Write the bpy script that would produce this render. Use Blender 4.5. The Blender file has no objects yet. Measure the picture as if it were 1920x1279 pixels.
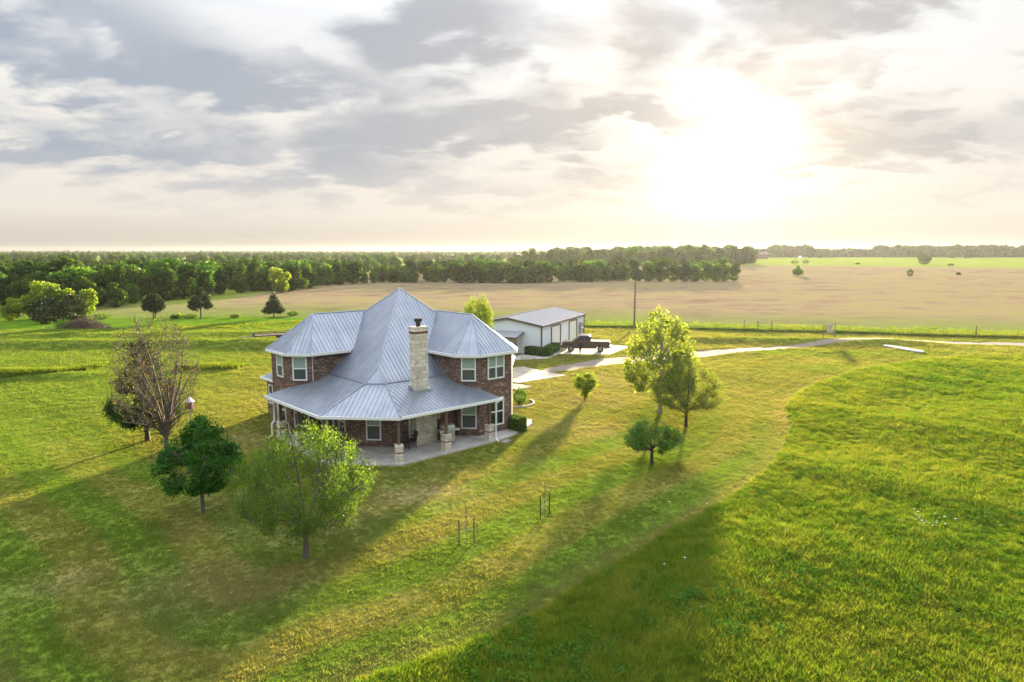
import bpy, bmesh, math, random
import numpy as np
from mathutils import Vector, Matrix

R = math.radians
rng = np.random.default_rng(7)
random.seed(7)
S = bpy.context.scene
COL = S.collection

# ------------------------------------------------------------------ camera, sky, sun, exposure
H = 12.7
PITCH = math.atan(169.5 / 1280)
camd = bpy.data.cameras.new('camera')
camd.sensor_width = 36.0
camd.lens = 24.0
camd.clip_start = 0.5
camd.clip_end = 20000
cam = bpy.data.objects.new('camera', camd)
cam.location = (0, 0, H)
cam.rotation_euler = (R(90) - PITCH, 0, 0)
COL.objects.link(cam)
S.camera = cam

SUN_AZ = R(17.0)      # measured from +Y towards +X
SUN_EL = R(6.6)
EXPO = 2.8
S.view_settings.view_transform = 'Standard'
S.view_settings.look = 'None'
S.view_settings.exposure = EXPO
S.view_settings.gamma = 1.0
S.view_settings.use_curve_mapping = False
cy = S.cycles
cy.use_denoising = True
cy.max_bounces = 7
cy.diffuse_bounces = 3
cy.glossy_bounces = 3
cy.transmission_bounces = 4
cy.transparent_max_bounces = 8
cy.volume_bounces = 1
cy.sample_clamp_indirect = 6.0
cy.caustics_reflective = False
cy.caustics_refractive = False

sund = bpy.data.lights.new('sun', 'SUN')
sund.energy = 4.7
sund.angle = R(2.0)
sund.color = (1.0, 0.79, 0.50)
sun = bpy.data.objects.new('sun', sund)
sdir = Vector((math.sin(SUN_AZ) * math.cos(SUN_EL), math.cos(SUN_AZ) * math.cos(SUN_EL), math.sin(SUN_EL)))
sun.rotation_euler = sdir.to_track_quat('Z', 'Y').to_euler()
sun.location = sdir * 300
COL.objects.link(sun)

world = bpy.data.worlds.new('World')
S.world = world
world.use_nodes = True
WT = world.node_tree
WT.nodes.clear()


class G:
    """tiny expression builder for shader nodes"""
    def __init__(s, tree):
        s.t = tree

    def new(s, typ, **kw):
        n = s.t.nodes.new(typ)
        for k, v in kw.items():
            setattr(n, k, v)
        return n

    def put(s, sock, v):
        if isinstance(v, bpy.types.NodeSocket):
            s.t.links.new(v, sock)
        elif v is not None:
            if isinstance(v, (tuple, list)) and len(v) == 3 and len(getattr(sock, 'default_value', (0, 0, 0))) == 4:
                v = (*v, 1)
            sock.default_value = v

    def m(s, op, a, b=None, c=None, clamp=False):
        n = s.new('ShaderNodeMath', operation=op, use_clamp=clamp)
        s.put(n.inputs[0], a)
        s.put(n.inputs[1], b)
        s.put(n.inputs[2], c)
        return n.outputs[0]

    def mix(s, f, a, b, blend='MIX'):
        n = s.new('ShaderNodeMix', data_type='RGBA', blend_type=blend)
        s.put(n.inputs[0], f)
        s.put(n.inputs[6], a)
        s.put(n.inputs[7], b)
        return n.outputs[2]

    def sstep(s, x, a, b):
        n = s.new('ShaderNodeMapRange', interpolation_type='SMOOTHSTEP')
        s.put(n.inputs[0], x)
        n.inputs[1].default_value = a
        n.inputs[2].default_value = b
        return n.outputs[0]

    def noise(s, vec, scale, detail=3.0, rough=0.55, dist=0.0):
        n = s.new('ShaderNodeTexNoise')
        s.put(n.inputs['Vector'], vec)
        n.inputs['Scale'].default_value = scale
        n.inputs['Detail'].default_value = detail
        n.inputs['Roughness'].default_value = rough
        n.inputs['Distortion'].default_value = dist
        return n.outputs[0]

    def vscale(s, vec, xyz):
        n = s.new('ShaderNodeVectorMath', operation='MULTIPLY')
        s.put(n.inputs[0], vec)
        n.inputs[1].default_value = xyz
        return n.outputs[0]

    def ramp(s, f, stops):
        n = s.new('ShaderNodeValToRGB')
        cr = n.color_ramp
        while len(cr.elements) < len(stops):
            cr.elements.new(0.5)
        for e, (p, c) in zip(cr.elements, stops):
            e.position = p
            e.color = (*c, 1)
        s.put(n.inputs[0], f)
        return n.outputs[0]


def build_sky():
    g = G(WT)
    d = g.new('ShaderNodeTexCoord').outputs['Generated']
    sp = g.new('ShaderNodeSeparateXYZ')
    g.put(sp.inputs[0], d)
    x, y, z = sp.outputs
    az = g.m('ARCTAN2', x, y)
    el = g.m('ARCSINE', z)
    # cloud deck: a flat layer seen in perspective
    den = g.m('ADD', g.m('MAXIMUM', z, 0.0), 0.28)
    cb = g.new('ShaderNodeCombineXYZ')
    g.put(cb.inputs[0], g.m('DIVIDE', x, den))
    g.put(cb.inputs[1], g.m('DIVIDE', y, den))
    deck = cb.outputs[0]
    n1 = g.noise(deck, 2.3, 5.0, 0.52, 0.25)
    n2 = g.noise(g.vscale(deck, (0.8, 1.15, 1)), 6.0, 5.0, 0.55, 0.2)
    n3 = g.noise(g.vscale(deck, (1.0, 1.0, 1)), 0.45, 3.0, 0.5)
    azw = g.m('ADD', az, g.m('MULTIPLY', g.m('SUBTRACT', n1, 0.5), 0.50))
    elw = g.m('ADD', el, g.m('MULTIPLY', g.m('SUBTRACT', n2, 0.5), 0.16))

    def px(u, v, wu, wv, amp):
        a0 = math.atan2((u - 960) / 1280, 0.9914)
        e0 = math.atan((470 - v) / 1280 / math.hypot(1, (u - 960) / 1280))
        k = 1 / (1 + ((u - 960) / 1280) ** 2)
        return a0, e0, wu / 1280 * k, wv / 1280 * math.sqrt(k), amp

    blobs = [px(300, 150, 330, 52, .62), px(590, 165, 130, 45, .45), px(110, 35, 260, 42, .5), px(850, 70, 120, 60, .85),
             px(860, 255, 210, 34, .6), px(560, 290, 260, 46, .55), px(130, 240, 170, 30, .33), px(1120, 224, 170, 17, .8),
             px(1690, 268, 130, 26, .8), px(1530, 320, 110, 13, .6), px(1790, 118, 75, 18, .6), px(1160, 90, 60, 75, .65),
             px(1610, 20, 110, 35, .6), px(1400, 40, 90, 40, .45), px(300, 330, 300, 26, .16), px(1230, 340, 150, 16, .12),
             px(1850, 350, 60, 14, .3), px(500, 360, 300, 18, .14), px(1880, 270, 60, 30, .4), px(1610, 215, 70, 20, .4), px(1560, 155, 70, 20, .4), px(1420, 105, 90, 26, .36), px(1085, 295, 60, 18, .45), px(1030, 150, 70, 50, .3),
             px(930, 372, 170, 16, .4), px(1180, 352, 110, 12, .4), px(700, 335, 160, 16, .35), px(200, 290, 260, 14, .35), px(1750, 362, 70, 9, .4), px(1640, 395, 160, 9, .3), px(330, 395, 260, 10, .3), px(1880, 140, 60, 26, .4)]
    bright = [px(600, 60, 110, 60, .4), px(960, 160, 70, 40, .3), px(90, 195, 60, 30, .3), px(490, 235, 70, 20, .25), px(240, 115, 40, 16, .3)]
    tot = None
    for (a0, e0, wa, we, amp), sgn in [(b, 1) for b in blobs] + [(b, -1) for b in bright]:
        u = g.m('MULTIPLY', g.m('SUBTRACT', azw, a0), 1 / wa)
        v = g.m('MULTIPLY', g.m('SUBTRACT', elw, e0), 1 / we)
        q = g.m('ADD', g.m('MULTIPLY', u, u), g.m('MULTIPLY', v, v))
        w = g.m('MULTIPLY', g.m('POWER', 2.718, g.m('MULTIPLY', q, -0.8)), amp * sgn)
        tot = w if tot is None else g.m('ADD', tot, w)
    # scattered cloud further up and round the rest of the sky
    tex = g.m('ADD', g.m('MULTIPLY', g.m('SUBTRACT', n1, 0.5), 1.9), g.m('MULTIPLY', g.m('SUBTRACT', n2, 0.5), 1.5))
    away = g.sstep(g.m('ABSOLUTE', az), 0.75, 1.3)
    high = g.sstep(el, 0.36, 0.6)
    extra = g.m('MULTIPLY', g.m('MAXIMUM', away, high), 0.25)
    lowfade = g.sstep(el, 0.0, 0.10)
    dens = g.m('ADD', g.m('ADD', g.m('ADD', tot, extra), g.m('MULTIPLY', g.sstep(el, 0.06, 0.2), 0.05)), g.m('MULTIPLY', tex, g.m('ADD', 0.40, g.m('MULTIPLY', lowfade, 0.45))))
    dark = g.m('MULTIPLY', g.sstep(dens, -0.12, 0.72), g.m('ADD', 0.35, g.m('MULTIPLY', g.sstep(el, 0.03, 0.14), 0.65)))
    # angle to the sun
    dp = g.new('ShaderNodeVectorMath', operation='DOT_PRODUCT')
    g.put(dp.inputs[0], d)
    dp.inputs[1].default_value = sdir
    ang = g.m('ARCCOSINE', g.m('MINIMUM', dp.outputs['Value'], 1.0))
    near = g.m('POWER', 2.718, g.m('MULTIPLY', g.m('POWER', g.m('DIVIDE', ang, 0.078), 1.25), -1.0))
    near = g.m('MULTIPLY', near, g.m('ADD', 0.12, g.m('MULTIPLY', g.sstep(el, 0.0, 0.10), 0.88)))
    wide = g.m('POWER', 2.718, g.m('MULTIPLY', g.m('POWER', g.m('DIVIDE', ang, 0.55), 1.5), -1.0))
    # thin bright veil of cloud, warm low down; unseen top raised to fill shadows
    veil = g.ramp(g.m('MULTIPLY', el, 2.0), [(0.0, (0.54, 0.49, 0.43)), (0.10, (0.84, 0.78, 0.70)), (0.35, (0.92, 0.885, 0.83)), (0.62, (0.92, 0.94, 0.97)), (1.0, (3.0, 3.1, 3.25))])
    dk_far = (0.32, 0.395, 0.515)
    dk_near = (0.60, 0.56, 0.52)
    dcol = g.mix(wide, dk_far, dk_near)
    dcol = g.mix(g.sstep(el, 0.10, 0.02), dcol, (0.66, 0.60, 0.54))
    glow = g.mix(1.0, g.mix(near, (0, 0, 0), (1.15, 1.06, 0.90)), g.mix(wide, (0, 0, 0), (0.04, 0.033, 0.022)), 'ADD')
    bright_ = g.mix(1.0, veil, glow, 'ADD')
    hard = g.m('SUBTRACT', 0.88, g.m('MULTIPLY', near, 0.70))
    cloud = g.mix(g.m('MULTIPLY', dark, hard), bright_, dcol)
    # clear sky seen through thin gaps
    sky = g.new('ShaderNodeTexSky', sky_type='NISHITA')
    sky.sun_disc = False
    sky.sun_elevation = SUN_EL
    sky.sun_rotation = SUN_AZ
    sky.air_density = 1.0
    sky.dust_density = 1.5
    bg1 = g.new('ShaderNodeBackground')
    g.put(bg1.inputs[0], sky.outputs[0])
    bg1.inputs[1].default_value = 0.05
    bg2 = g.new('ShaderNodeBackground')
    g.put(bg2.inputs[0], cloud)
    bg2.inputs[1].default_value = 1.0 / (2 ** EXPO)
    gap = g.m('MULTIPLY', g.sstep(n3, 0.5, 0.75), g.sstep(el, 0.1, 0.3))
    cover = g.m('SUBTRACT', 0.99, g.m('MULTIPLY', gap, 0.35))
    ms = g.new('ShaderNodeMixShader')
    g.put(ms.inputs[0], cover)
    g.put(ms.inputs[1], bg1.outputs[0])
    g.put(ms.inputs[2], bg2.outputs[0])
    out = g.new('ShaderNodeOutputWorld')
    g.put(out.inputs[0], ms.outputs[0])


build_sky()
world.cycles.sampling_method = 'MANUAL'
world.cycles.sample_map_resolution = 1024


# ------------------------------------------------------------------ helpers
def tag(o, label=None, cat=None, group=None, kind=None):
    if label: o['label'] = label
    if cat: o['category'] = cat
    if group: o['group'] = group
    if kind: o['kind'] = kind
    return o


def empty(name, loc, rz=0.0, label=None, cat=None, group=None):
    o = bpy.data.objects.new(name, None)
    o.empty_display_size = 0.2
    o.location = loc
    o.rotation_euler = (0, 0, rz)
    COL.objects.link(o)
    return tag(o, label, cat, group)


def copy_tree(o, parent=None):
    c = o.copy()
    COL.objects.link(c)
    c.parent = parent
    for ch in list(o.children):
        copy_tree(ch, c)
    return c


class MB:
    """collects faces; build() links them as one mesh object with metric box-mapped UVs"""
    def __init__(s):
        s.v, s.f = [], []

    def add(s, vs, fs):
        o = len(s.v)
        s.v += [tuple(p) for p in vs]
        s.f += [tuple(i + o for i in f) for f in fs]
        return s

    def poly(s, pts):
        return s.add(pts, [tuple(range(len(pts)))])

    def box(s, c, size, rz=0.0, mat=None):
        hx, hy, hz = size[0] / 2, size[1] / 2, size[2] / 2
        cs, sn = math.cos(rz), math.sin(rz)
        vs = []
        for dz in (-hz, hz):
            for dx, dy in ((-hx, -hy), (hx, -hy), (hx, hy), (-hx, hy)):
                vs.append((c[0] + dx * cs - dy * sn, c[1] + dx * sn + dy * cs, c[2] + dz))
        if mat is not None:
            vs = [tuple(mat @ Vector(p)) for p in vs]
        return s.add(vs, [(3, 2, 1, 0), (4, 5, 6, 7), (0, 1, 5, 4), (1, 2, 6, 5), (2, 3, 7, 6), (3, 0, 4, 7)])

    def prism(s, pts, z0, z1, top=True, bottom=True):
        n = len(pts)
        area = sum(pts[i][0] * pts[(i + 1) % n][1] - pts[(i + 1) % n][0] * pts[i][1] for i in range(n))
        if area < 0: pts = pts[::-1]
        z0s = z0 if isinstance(z0, (list, tuple)) else [z0] * n
        z1s = z1 if isinstance(z1, (list, tuple)) else [z1] * n
        vs = [(p[0], p[1], a) for p, a in zip(pts, z0s)] + [(p[0], p[1], b) for p, b in zip(pts, z1s)]
        fs = [(i, (i + 1) % n, n + (i + 1) % n, n + i) for i in range(n)]
        if top: fs.append(tuple(range(n, 2 * n)))
        if bottom: fs.append(tuple(reversed(range(n))))
        return s.add(vs, fs)

    def tube(s, pts, radii, n=6, caps=True):
        pts = [Vector(p) for p in pts]
        if not isinstance(radii, (list, tuple)): radii = [radii] * len(pts)
        rings = []
        for i, p in enumerate(pts):
            t = (pts[min(i + 1, len(pts) - 1)] - pts[max(i - 1, 0)]).normalized()
            a = t.cross(Vector((0, 0, 1)))
            if a.length < 0.05: a = t.cross(Vector((1, 0, 0)))
            a.normalize()
            b = t.cross(a)
            rings.append([p + (a * math.cos(k * 2 * math.pi / n) + b * math.sin(k * 2 * math.pi / n)) * radii[i] for k in range(n)])
        vs = [q for r in rings for q in r]
        fs = []
        for i in range(len(pts) - 1):
            for k in range(n):
                fs.append((i * n + k, i * n + (k + 1) % n, (i + 1) * n + (k + 1) % n, (i + 1) * n + k))
        if caps:
            fs.append(tuple(reversed(range(n))))
            fs.append(tuple((len(pts) - 1) * n + k for k in range(n)))
        return s.add(vs, fs)

    def bar(s, a, b, w, h, up=(0, 0, 1)):
        """rectangular bar from a to b"""
        a, b, up = Vector(a), Vector(b), Vector(up)
        t = (b - a).normalized()
        x = t.cross(up)
        if x.length < 1e-3: x = t.cross(Vector((1, 0, 0)))
        x.normalize()
        y = x.cross(t)
        vs = []
        for p in (a, b):
            for i, j in ((-1, -1), (1, -1), (1, 1), (-1, 1)):
                vs.append(p + x * (i * w / 2) + y * (j * h / 2))
        return s.add(vs, [(0, 1, 2, 3), (7, 6, 5, 4), (0, 4, 5, 1), (1, 5, 6, 2), (2, 6, 7, 3), (3, 7, 4, 0)])

    def build(s, name, m, parent=None, smooth=False, recalc=True, bevel=0.0):
        me = bpy.data.meshes.new(name)
        me.from_pydata(s.v, [], s.f)
        if recalc:
            bm = bmesh.new()
            bm.from_mesh(me)
            bmesh.ops.recalc_face_normals(bm, faces=bm.faces)
            bm.to_mesh(me)
            bm.free()
        uv = me.uv_layers.new(name='UVMap')
        for p in me.polygons:
            n = p.normal
            hz = Vector((-n.y, n.x, 0))
            if hz.length < 0.3:
                for li in p.loop_indices:
                    co = me.vertices[me.loops[li].vertex_index].co
                    uv.data[li].uv = (co.x, co.y)
            else:
                hz.normalize()
                up = n.cross(hz)
                for li in p.loop_indices:
                    co = me.vertices[me.loops[li].vertex_index].co
                    uv.data[li].uv = (co.dot(hz), co.dot(up) if abs(n.z) > 0.05 else co.z)
        if smooth:
            me.polygons.foreach_set('use_smooth', [True] * len(me.polygons))
        me.materials.append(m)
        o = bpy.data.objects.new(name, me)
        COL.objects.link(o)
        o.parent = parent
        if bevel:
            md = o.modifiers.new('bevel', 'BEVEL')
            md.width = bevel
            md.segments = 2
            md.limit_method = 'ANGLE'
        return o


def np_mesh(name, verts, faces, m, parent=None, smooth=False):
    """fast mesh from arrays: faces (n,k)"""
    me = bpy.data.meshes.new(name)
    nv, (nf, k) = len(verts), faces.shape
    me.vertices.add(nv)
    me.vertices.foreach_set('co', np.ascontiguousarray(verts, dtype=np.float32).ravel())
    me.loops.add(nf * k)
    me.loops.foreach_set('vertex_index', np.ascontiguousarray(faces, dtype=np.int32).ravel())
    me.polygons.add(nf)
    me.polygons.foreach_set('loop_start', np.arange(0, nf * k, k, dtype=np.int32))
    if smooth:
        me.polygons.foreach_set('use_smooth', np.ones(nf, dtype=bool))
    me.update(calc_edges=True)
    if m: me.materials.append(m)
    o = bpy.data.objects.new(name, me)
    COL.objects.link(o)
    o.parent = parent
    return o


# ------------------------------------------------------------------ materials
def new_mat(name):
    m = bpy.data.materials.new(name)
    m.use_nodes = True
    m.node_tree.nodes.clear()
    g = G(m.node_tree)
    out = g.new('ShaderNodeOutputMaterial')
    return m, g, out


def principled(g, out, col, rough=0.6, metal=0.0, normal=None, spec=0.5, **kw):
    b = g.new('ShaderNodeBsdfPrincipled')
    g.put(b.inputs['Base Color'], col)
    g.put(b.inputs['Roughness'], rough)
    g.put(b.inputs['Metallic'], metal)
    g.put(b.inputs['Specular IOR Level'], spec)
    if normal is not None: g.put(b.inputs['Normal'], normal)
    for k, v in kw.items(): g.put(b.inputs[k], v)
    g.put(out.inputs[0], b.outputs[0])
    return b


def bump(g, h, strength=0.4, dist=0.02):
    n = g.new('ShaderNodeBump')
    g.put(n.inputs['Strength'], strength)
    n.inputs['Distance'].default_value = dist
    g.put(n.inputs['Height'], h)
    return n.outputs[0]


def simple(name, col, rough=0.6, metal=0.0, var=0.15, scale=3.0, spec=0.5):
    m, g, out = new_mat(name)
    p = g.new('ShaderNodeTexCoord').outputs['Object']
    n = g.noise(p, scale, 4)
    c = g.mix(n, tuple(c * (1 - var) for c in col), tuple(min(1, c * (1 + var)) for c in col))
    principled(g, out, c, g.m('ADD', rough - 0.06, g.m('MULTIPLY', n, 0.12)), metal, spec=spec)
    return m


def brick_mat():
    m, g, out = new_mat('brick')
    uv = g.new('ShaderNodeTexCoord').outputs['UV']
    b = g.new('ShaderNodeTexBrick')
    g.put(b.inputs['Vector'], uv)
    b.inputs['Scale'].default_value = 1.0
    b.inputs['Brick Width'].default_value = 0.22
    b.inputs['Row Height'].default_value = 0.077
    b.inputs['Mortar Size'].default_value = 0.007
    b.inputs['Mortar Smooth'].default_value = 0.2
    b.inputs['Bias'].default_value = 0.0
    b.inputs['Color1'].default_value = (0.0, 0, 0, 1)
    b.inputs['Color2'].default_value = (1, 1, 1, 1)
    b.inputs['Mortar'].default_value = (0.5, 0.5, 0.5, 1)
    col = g.ramp(b.outputs['Color'], [(0.0, (0.045, 0.030, 0.026)), (0.35, (0.10, 0.060, 0.048)), (0.6, (0.145, 0.083, 0.064)), (0.82, (0.19, 0.115, 0.09)), (1.0, (0.40, 0.29, 0.24))])
    n = g.noise(uv, 0.9, 4)
    col = g.mix(g.m('MULTIPLY', n, 0.15), col, (0.10, 0.05, 0.04))
    col = g.mix(b.outputs['Fac'], col, (0.19, 0.145, 0.125))
    principled(g, out, col, 0.85, normal=bump(g, g.m('SUBTRACT', 1.0, b.outputs['Fac']), 0.5, 0.01), spec=0.25)
    return m


def stone_mat(name='limestone'):
    m, g, out = new_mat(name)
    uv = g.new('ShaderNodeTexCoord').outputs['UV']
    b = g.new('ShaderNodeTexBrick')
    g.put(b.inputs['Vector'], uv)
    b.inputs['Scale'].default_value = 1.0
    b.inputs['Brick Width'].default_value = 0.52
    b.inputs['Row Height'].default_value = 0.25
    b.inputs['Mortar Size'].default_value = 0.012
    b.inputs['Color1'].default_value = (0, 0, 0, 1)
    b.inputs['Color2'].default_value = (1, 1, 1, 1)
    col = g.ramp(b.outputs['Color'], [(0.0, (0.50, 0.45, 0.36)), (0.5, (0.62, 0.57, 0.48)), (1.0, (0.70, 0.66, 0.58))])
    n = g.noise(g.vscale(uv, (1.6, 1, 1)), 1.7, 5, 0.65)
    col = g.mix(g.m('MULTIPLY', g.sstep(n, 0.53, 0.66), 0.75), col, (0.26, 0.23, 0.20))
    col = g.mix(b.outputs['Fac'], col, (0.36, 0.32, 0.26))
    hgt = g.m('ADD', g.m('SUBTRACT', 1.0, b.outputs['Fac']), g.m('MULTIPLY', g.noise(uv, 14, 4), 0.5))
    principled(g, out, col, 0.9, normal=bump(g, hgt, 0.6, 0.02), spec=0.2)
    return m


def roof_mat():
    m, g, out = new_mat('galvanised_roof')
    p = g.new('ShaderNodeTexCoord').outputs['Object']
    uv = g.new('ShaderNodeTexCoord').outputs['UV']
    n = g.m('ADD', g.m('MULTIPLY', g.noise(p, 0.7, 4, 0.6), .5), g.m('MULTIPLY', g.noise(g.vscale(uv, (3.4, .22, 1)), 1.0, 3, .6), .5))
    n2 = g.noise(p, 9, 3)
    col = g.mix(g.sstep(n, .3, .7), (0.235, 0.272, 0.335), (0.345, 0.38, 0.44))
    principled(g, out, col, g.m('ADD', 0.34, g.m('MULTIPLY', n2, 0.16)), 0.75, normal=bump(g, g.noise(p, 1.6, 2), .25, .03))
    return m


def leaf_mat(name, stops, trans=0.5, gloss=0.25):
    m, g, out = new_mat(name)
    geo = g.new('ShaderNodeNewGeometry')
    oi = g.new('ShaderNodeObjectInfo')
    pos = geo.outputs['Position']
    n = g.noise(pos, 0.9, 2)
    f = g.m('ADD', g.m('MULTIPLY', geo.outputs['Random Per Island'], 0.6), g.m('MULTIPLY', n, 0.4))
    f = g.m('ADD', f, g.m('MULTIPLY', g.m('SUBTRACT', oi.outputs['Random'], 0.5), 0.35), clamp=True)
    col = g.ramp(f, stops)
    d = g.new('ShaderNodeBsdfDiffuse')
    g.put(d.inputs[0], col)
    t = g.new('ShaderNodeBsdfTranslucent')
    g.put(t.inputs[0], g.mix(1.0, col, (1.5, 1.35, 0.6), 'MULTIPLY'))
    ms = g.new('ShaderNodeMixShader')
    ms.inputs[0].default_value = trans
    g.put(ms.inputs[1], d.outputs[0])
    g.put(ms.inputs[2], t.outputs[0])
    gl = g.new('ShaderNodeBsdfGlossy')
    gl.inputs['Roughness'].default_value = 0.5
    gl.inputs['Color'].default_value = (0.6, 0.6, 0.6, 1)
    fr = g.new('ShaderNodeFresnel')
    fr.inputs[0].default_value = 1.35
    ms2 = g.new('ShaderNodeMixShader')
    g.put(ms2.inputs[0], g.m('MULTIPLY', fr.outputs[0], gloss * 0.3))
    g.put(ms2.inputs[1], ms.outputs[0])
    g.put(ms2.inputs[2], gl.outputs[0])
    g.put(out.inputs[0], ms2.outputs[0])
    return m


def bark_mat(name, a, b):
    m, g, out = new_mat(name)
    p = g.new('ShaderNodeTexCoord').outputs['Object']
    n = g.noise(g.vscale(p, (1, 1, 0.25)), 22, 5, 0.6)
    principled(g, out, g.mix(n, a, b), 0.9, normal=bump(g, n, 0.6, 0.02), spec=0.2)
    return m


def slab_mat(name, col):
    m, g, out = new_mat(name)
    pos = g.new('ShaderNodeNewGeometry').outputs['Position']
    b = g.new('ShaderNodeTexBrick')
    rot = g.new('ShaderNodeMapping')
    rot.inputs['Rotation'].default_value = (0, 0, .75)
    g.put(rot.inputs[0], pos)
    g.put(b.inputs['Vector'], rot.outputs[0])
    b.offset = 0.0
    for k, v in (('Scale', 1.0), ('Brick Width', 3.1), ('Row Height', 3.1), ('Mortar Size', .03), ('Mortar Smooth', .1)): b.inputs[k].default_value = v
    n = g.noise(pos, .7, 5, .65)
    n2 = g.noise(pos, 4, 4, .6)
    c = g.mix(g.sstep(n, .3, .7), tuple(k * .72 for k in col), tuple(k * 1.12 for k in col))
    c = g.mix(g.m('MULTIPLY', g.sstep(n2, .55, .75), .35), c, tuple(k * .55 for k in col))
    c = g.mix(g.m('MULTIPLY', b.outputs['Fac'], .7), c, tuple(k * .35 for k in col))
    principled(g, out, c, 0.85, normal=bump(g, n2, .2, .02), spec=.3)
    return m


def glass_mat(name, col, rough=0.05):
    m, g, out = new_mat(name)
    principled(g, out, col, rough, spec=0.6)
    return m


M = dict(
    brick=brick_mat(), stone=stone_mat(), roof=roof_mat(),
    white=simple('white_trim', (0.72, 0.73, 0.74), 0.5, var=0.06),
    soffit=simple('soffit', (0.55, 0.54, 0.52), 0.7, var=0.05),
    blind=simple('blind_behind_glass', (0.27, 0.36, 0.33), 0.12, var=0.05, spec=0.6),
    pane=glass_mat('window_screen', (0.055, 0.075, 0.08), 0.15),
    darkpane=glass_mat('dark_glass', (0.012, 0.013, 0.015)),
    conc=slab_mat('concrete', (0.42, 0.41, 0.385)),
    apron=slab_mat('apron_concrete', (0.36, 0.315, 0.265)),
    wood=simple('stained_post', (0.13, 0.075, 0.05), 0.75, var=0.3, scale=9),
    band=simple('red_band', (0.16, 0.055, 0.04), 0.8),
    black=simple('black_metal', (0.015, 0.015, 0.016), 0.45, var=0.2),
    steel=simple('stainless', (0.55, 0.55, 0.55), 0.35, 0.8, var=0.06),
    brown=simple('brown_trim', (0.075, 0.05, 0.045), 0.5),
    tyre=simple('tyre', (0.02, 0.02, 0.02), 0.85),
    rim=simple('rim', (0.30, 0.30, 0.31), 0.3, 0.8),
    red=simple('red_lens', (0.22, 0.02, 0.02), 0.25),
    lens=simple('clear_lens', (0.6, 0.6, 0.6), 0.15),
    timber=simple('weathered_timber', (0.15, 0.12, 0.09), 0.85, var=0.35, scale=5),
    darkdeck=simple('dark_deck', (0.035, 0.03, 0.028), .8, var=.4, scale=3),
    pole=simple('pole_timber', (0.12, 0.085, 0.06), 0.85, var=0.25, scale=4),
    galv=simple('galvanised_steel', (0.40, 0.41, 0.42), 0.45, 0.7),
    rust=simple('dark_stake', (0.03, 0.022, 0.02), 0.75),
    chair=simple('dark_wicker', (0.028, 0.022, 0.02), 0.7, var=0.3, scale=20),
    rocker=simple('brown_rocker', (0.085, 0.048, 0.035), 0.7, var=0.3, scale=12),
    bark=bark_mat('bark', (0.07, 0.055, 0.045), (0.17, 0.14, 0.115)),
    paleb=bark_mat('pale_bark', (0.16, 0.15, 0.14), (0.34, 0.32, 0.30)),
    elmbark=bark_mat('elm_bark', (0.05, 0.042, 0.036), (0.17, 0.15, 0.135)),
    greyb=bark_mat('grey_twig', (0.065, 0.05, 0.042), (0.15, 0.12, 0.10)),
    darkb=bark_mat('dark_bark', (0.03, 0.024, 0.02), (0.08, 0.065, 0.055)),
)
L = dict(
    light=leaf_mat('leaf_light', [(0.15, (0.038, 0.105, 0.010)), (0.5, (0.08, 0.17, 0.018)), (0.9, (0.165, 0.26, 0.03))], 0.45),
    deep=leaf_mat('leaf_deep', [(0.15, (0.014, 0.075, 0.010)), (0.5, (0.04, 0.16, 0.016)), (0.88, (0.13, 0.27, 0.025))], 0.45),
    yellow=leaf_mat('leaf_yellow', [(0.15, (0.12, 0.18, 0.03)), (0.5, (0.20, 0.27, 0.05)), (0.9, (0.31, 0.37, 0.085))], 0.55),
    olive=leaf_mat('leaf_olive', [(0.15, (0.065, 0.105, 0.02)), (0.5, (0.115, 0.17, 0.032)), (0.9, (0.19, 0.24, 0.05))], 0.5),
    mid=leaf_mat('leaf_mid', [(0.15, (0.03, 0.095, 0.012)), (0.5, (0.06, 0.165, 0.018)), (0.9, (0.13, 0.25, 0.025))], 0.45),
    cedar=leaf_mat('leaf_cedar', [(0.15, (0.010, 0.022, 0.010)), (0.5, (0.022, 0.042, 0.016)), (0.9, (0.05, 0.08, 0.024))], 0.25),
    wood=leaf_mat('leaf_wood', [(0.1, (0.018, 0.048, 0.014)), (0.5, (0.045, 0.098, 0.022)), (0.9, (0.115, 0.175, 0.03))], 0.3, 0.0),
    soft=leaf_mat('leaf_soft', [(0.15, (0.04, 0.115, 0.018)), (0.5, (0.08, 0.19, 0.03)), (0.9, (0.16, 0.28, 0.045))], 0.45),
    far=leaf_mat('leaf_far', [(0.1, (0.026, 0.048, 0.018)), (0.5, (0.05, 0.085, 0.027)), (0.9, (0.10, 0.145, 0.038))], 0.15, 0.0),
    bright=leaf_mat('leaf_bright', [(0.15, (0.09, 0.17, 0.014)), (0.5, (0.165, 0.25, 0.024)), (0.9, (0.27, 0.34, 0.04))], 0.45),
    juniper=leaf_mat('leaf_juniper', [(0.15, (0.012, 0.04, 0.012)), (0.5, (0.03, 0.075, 0.016)), (0.9, (0.08, 0.13, 0.02))], 0.3),
    bud=leaf_mat('leaf_bud', [(0.2, (0.11, 0.11, 0.02)), (0.8, (0.20, 0.19, 0.03))], 0.5),
    hedge=leaf_mat('leaf_hedge', [(0.15, (0.022, 0.065, 0.012)), (0.5, (0.045, 0.115, 0.016)), (0.9, (0.12, 0.20, 0.025))], 0.4),
)


# ------------------------------------------------------------------ terrain
_w = rng.normal(size=(14, 2))
_w /= np.linalg.norm(_w, axis=1)[:, None]
_wl = rng.uniform(7, 26, 14)
_wp = rng.uniform(0, 6.28, 14)


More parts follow.
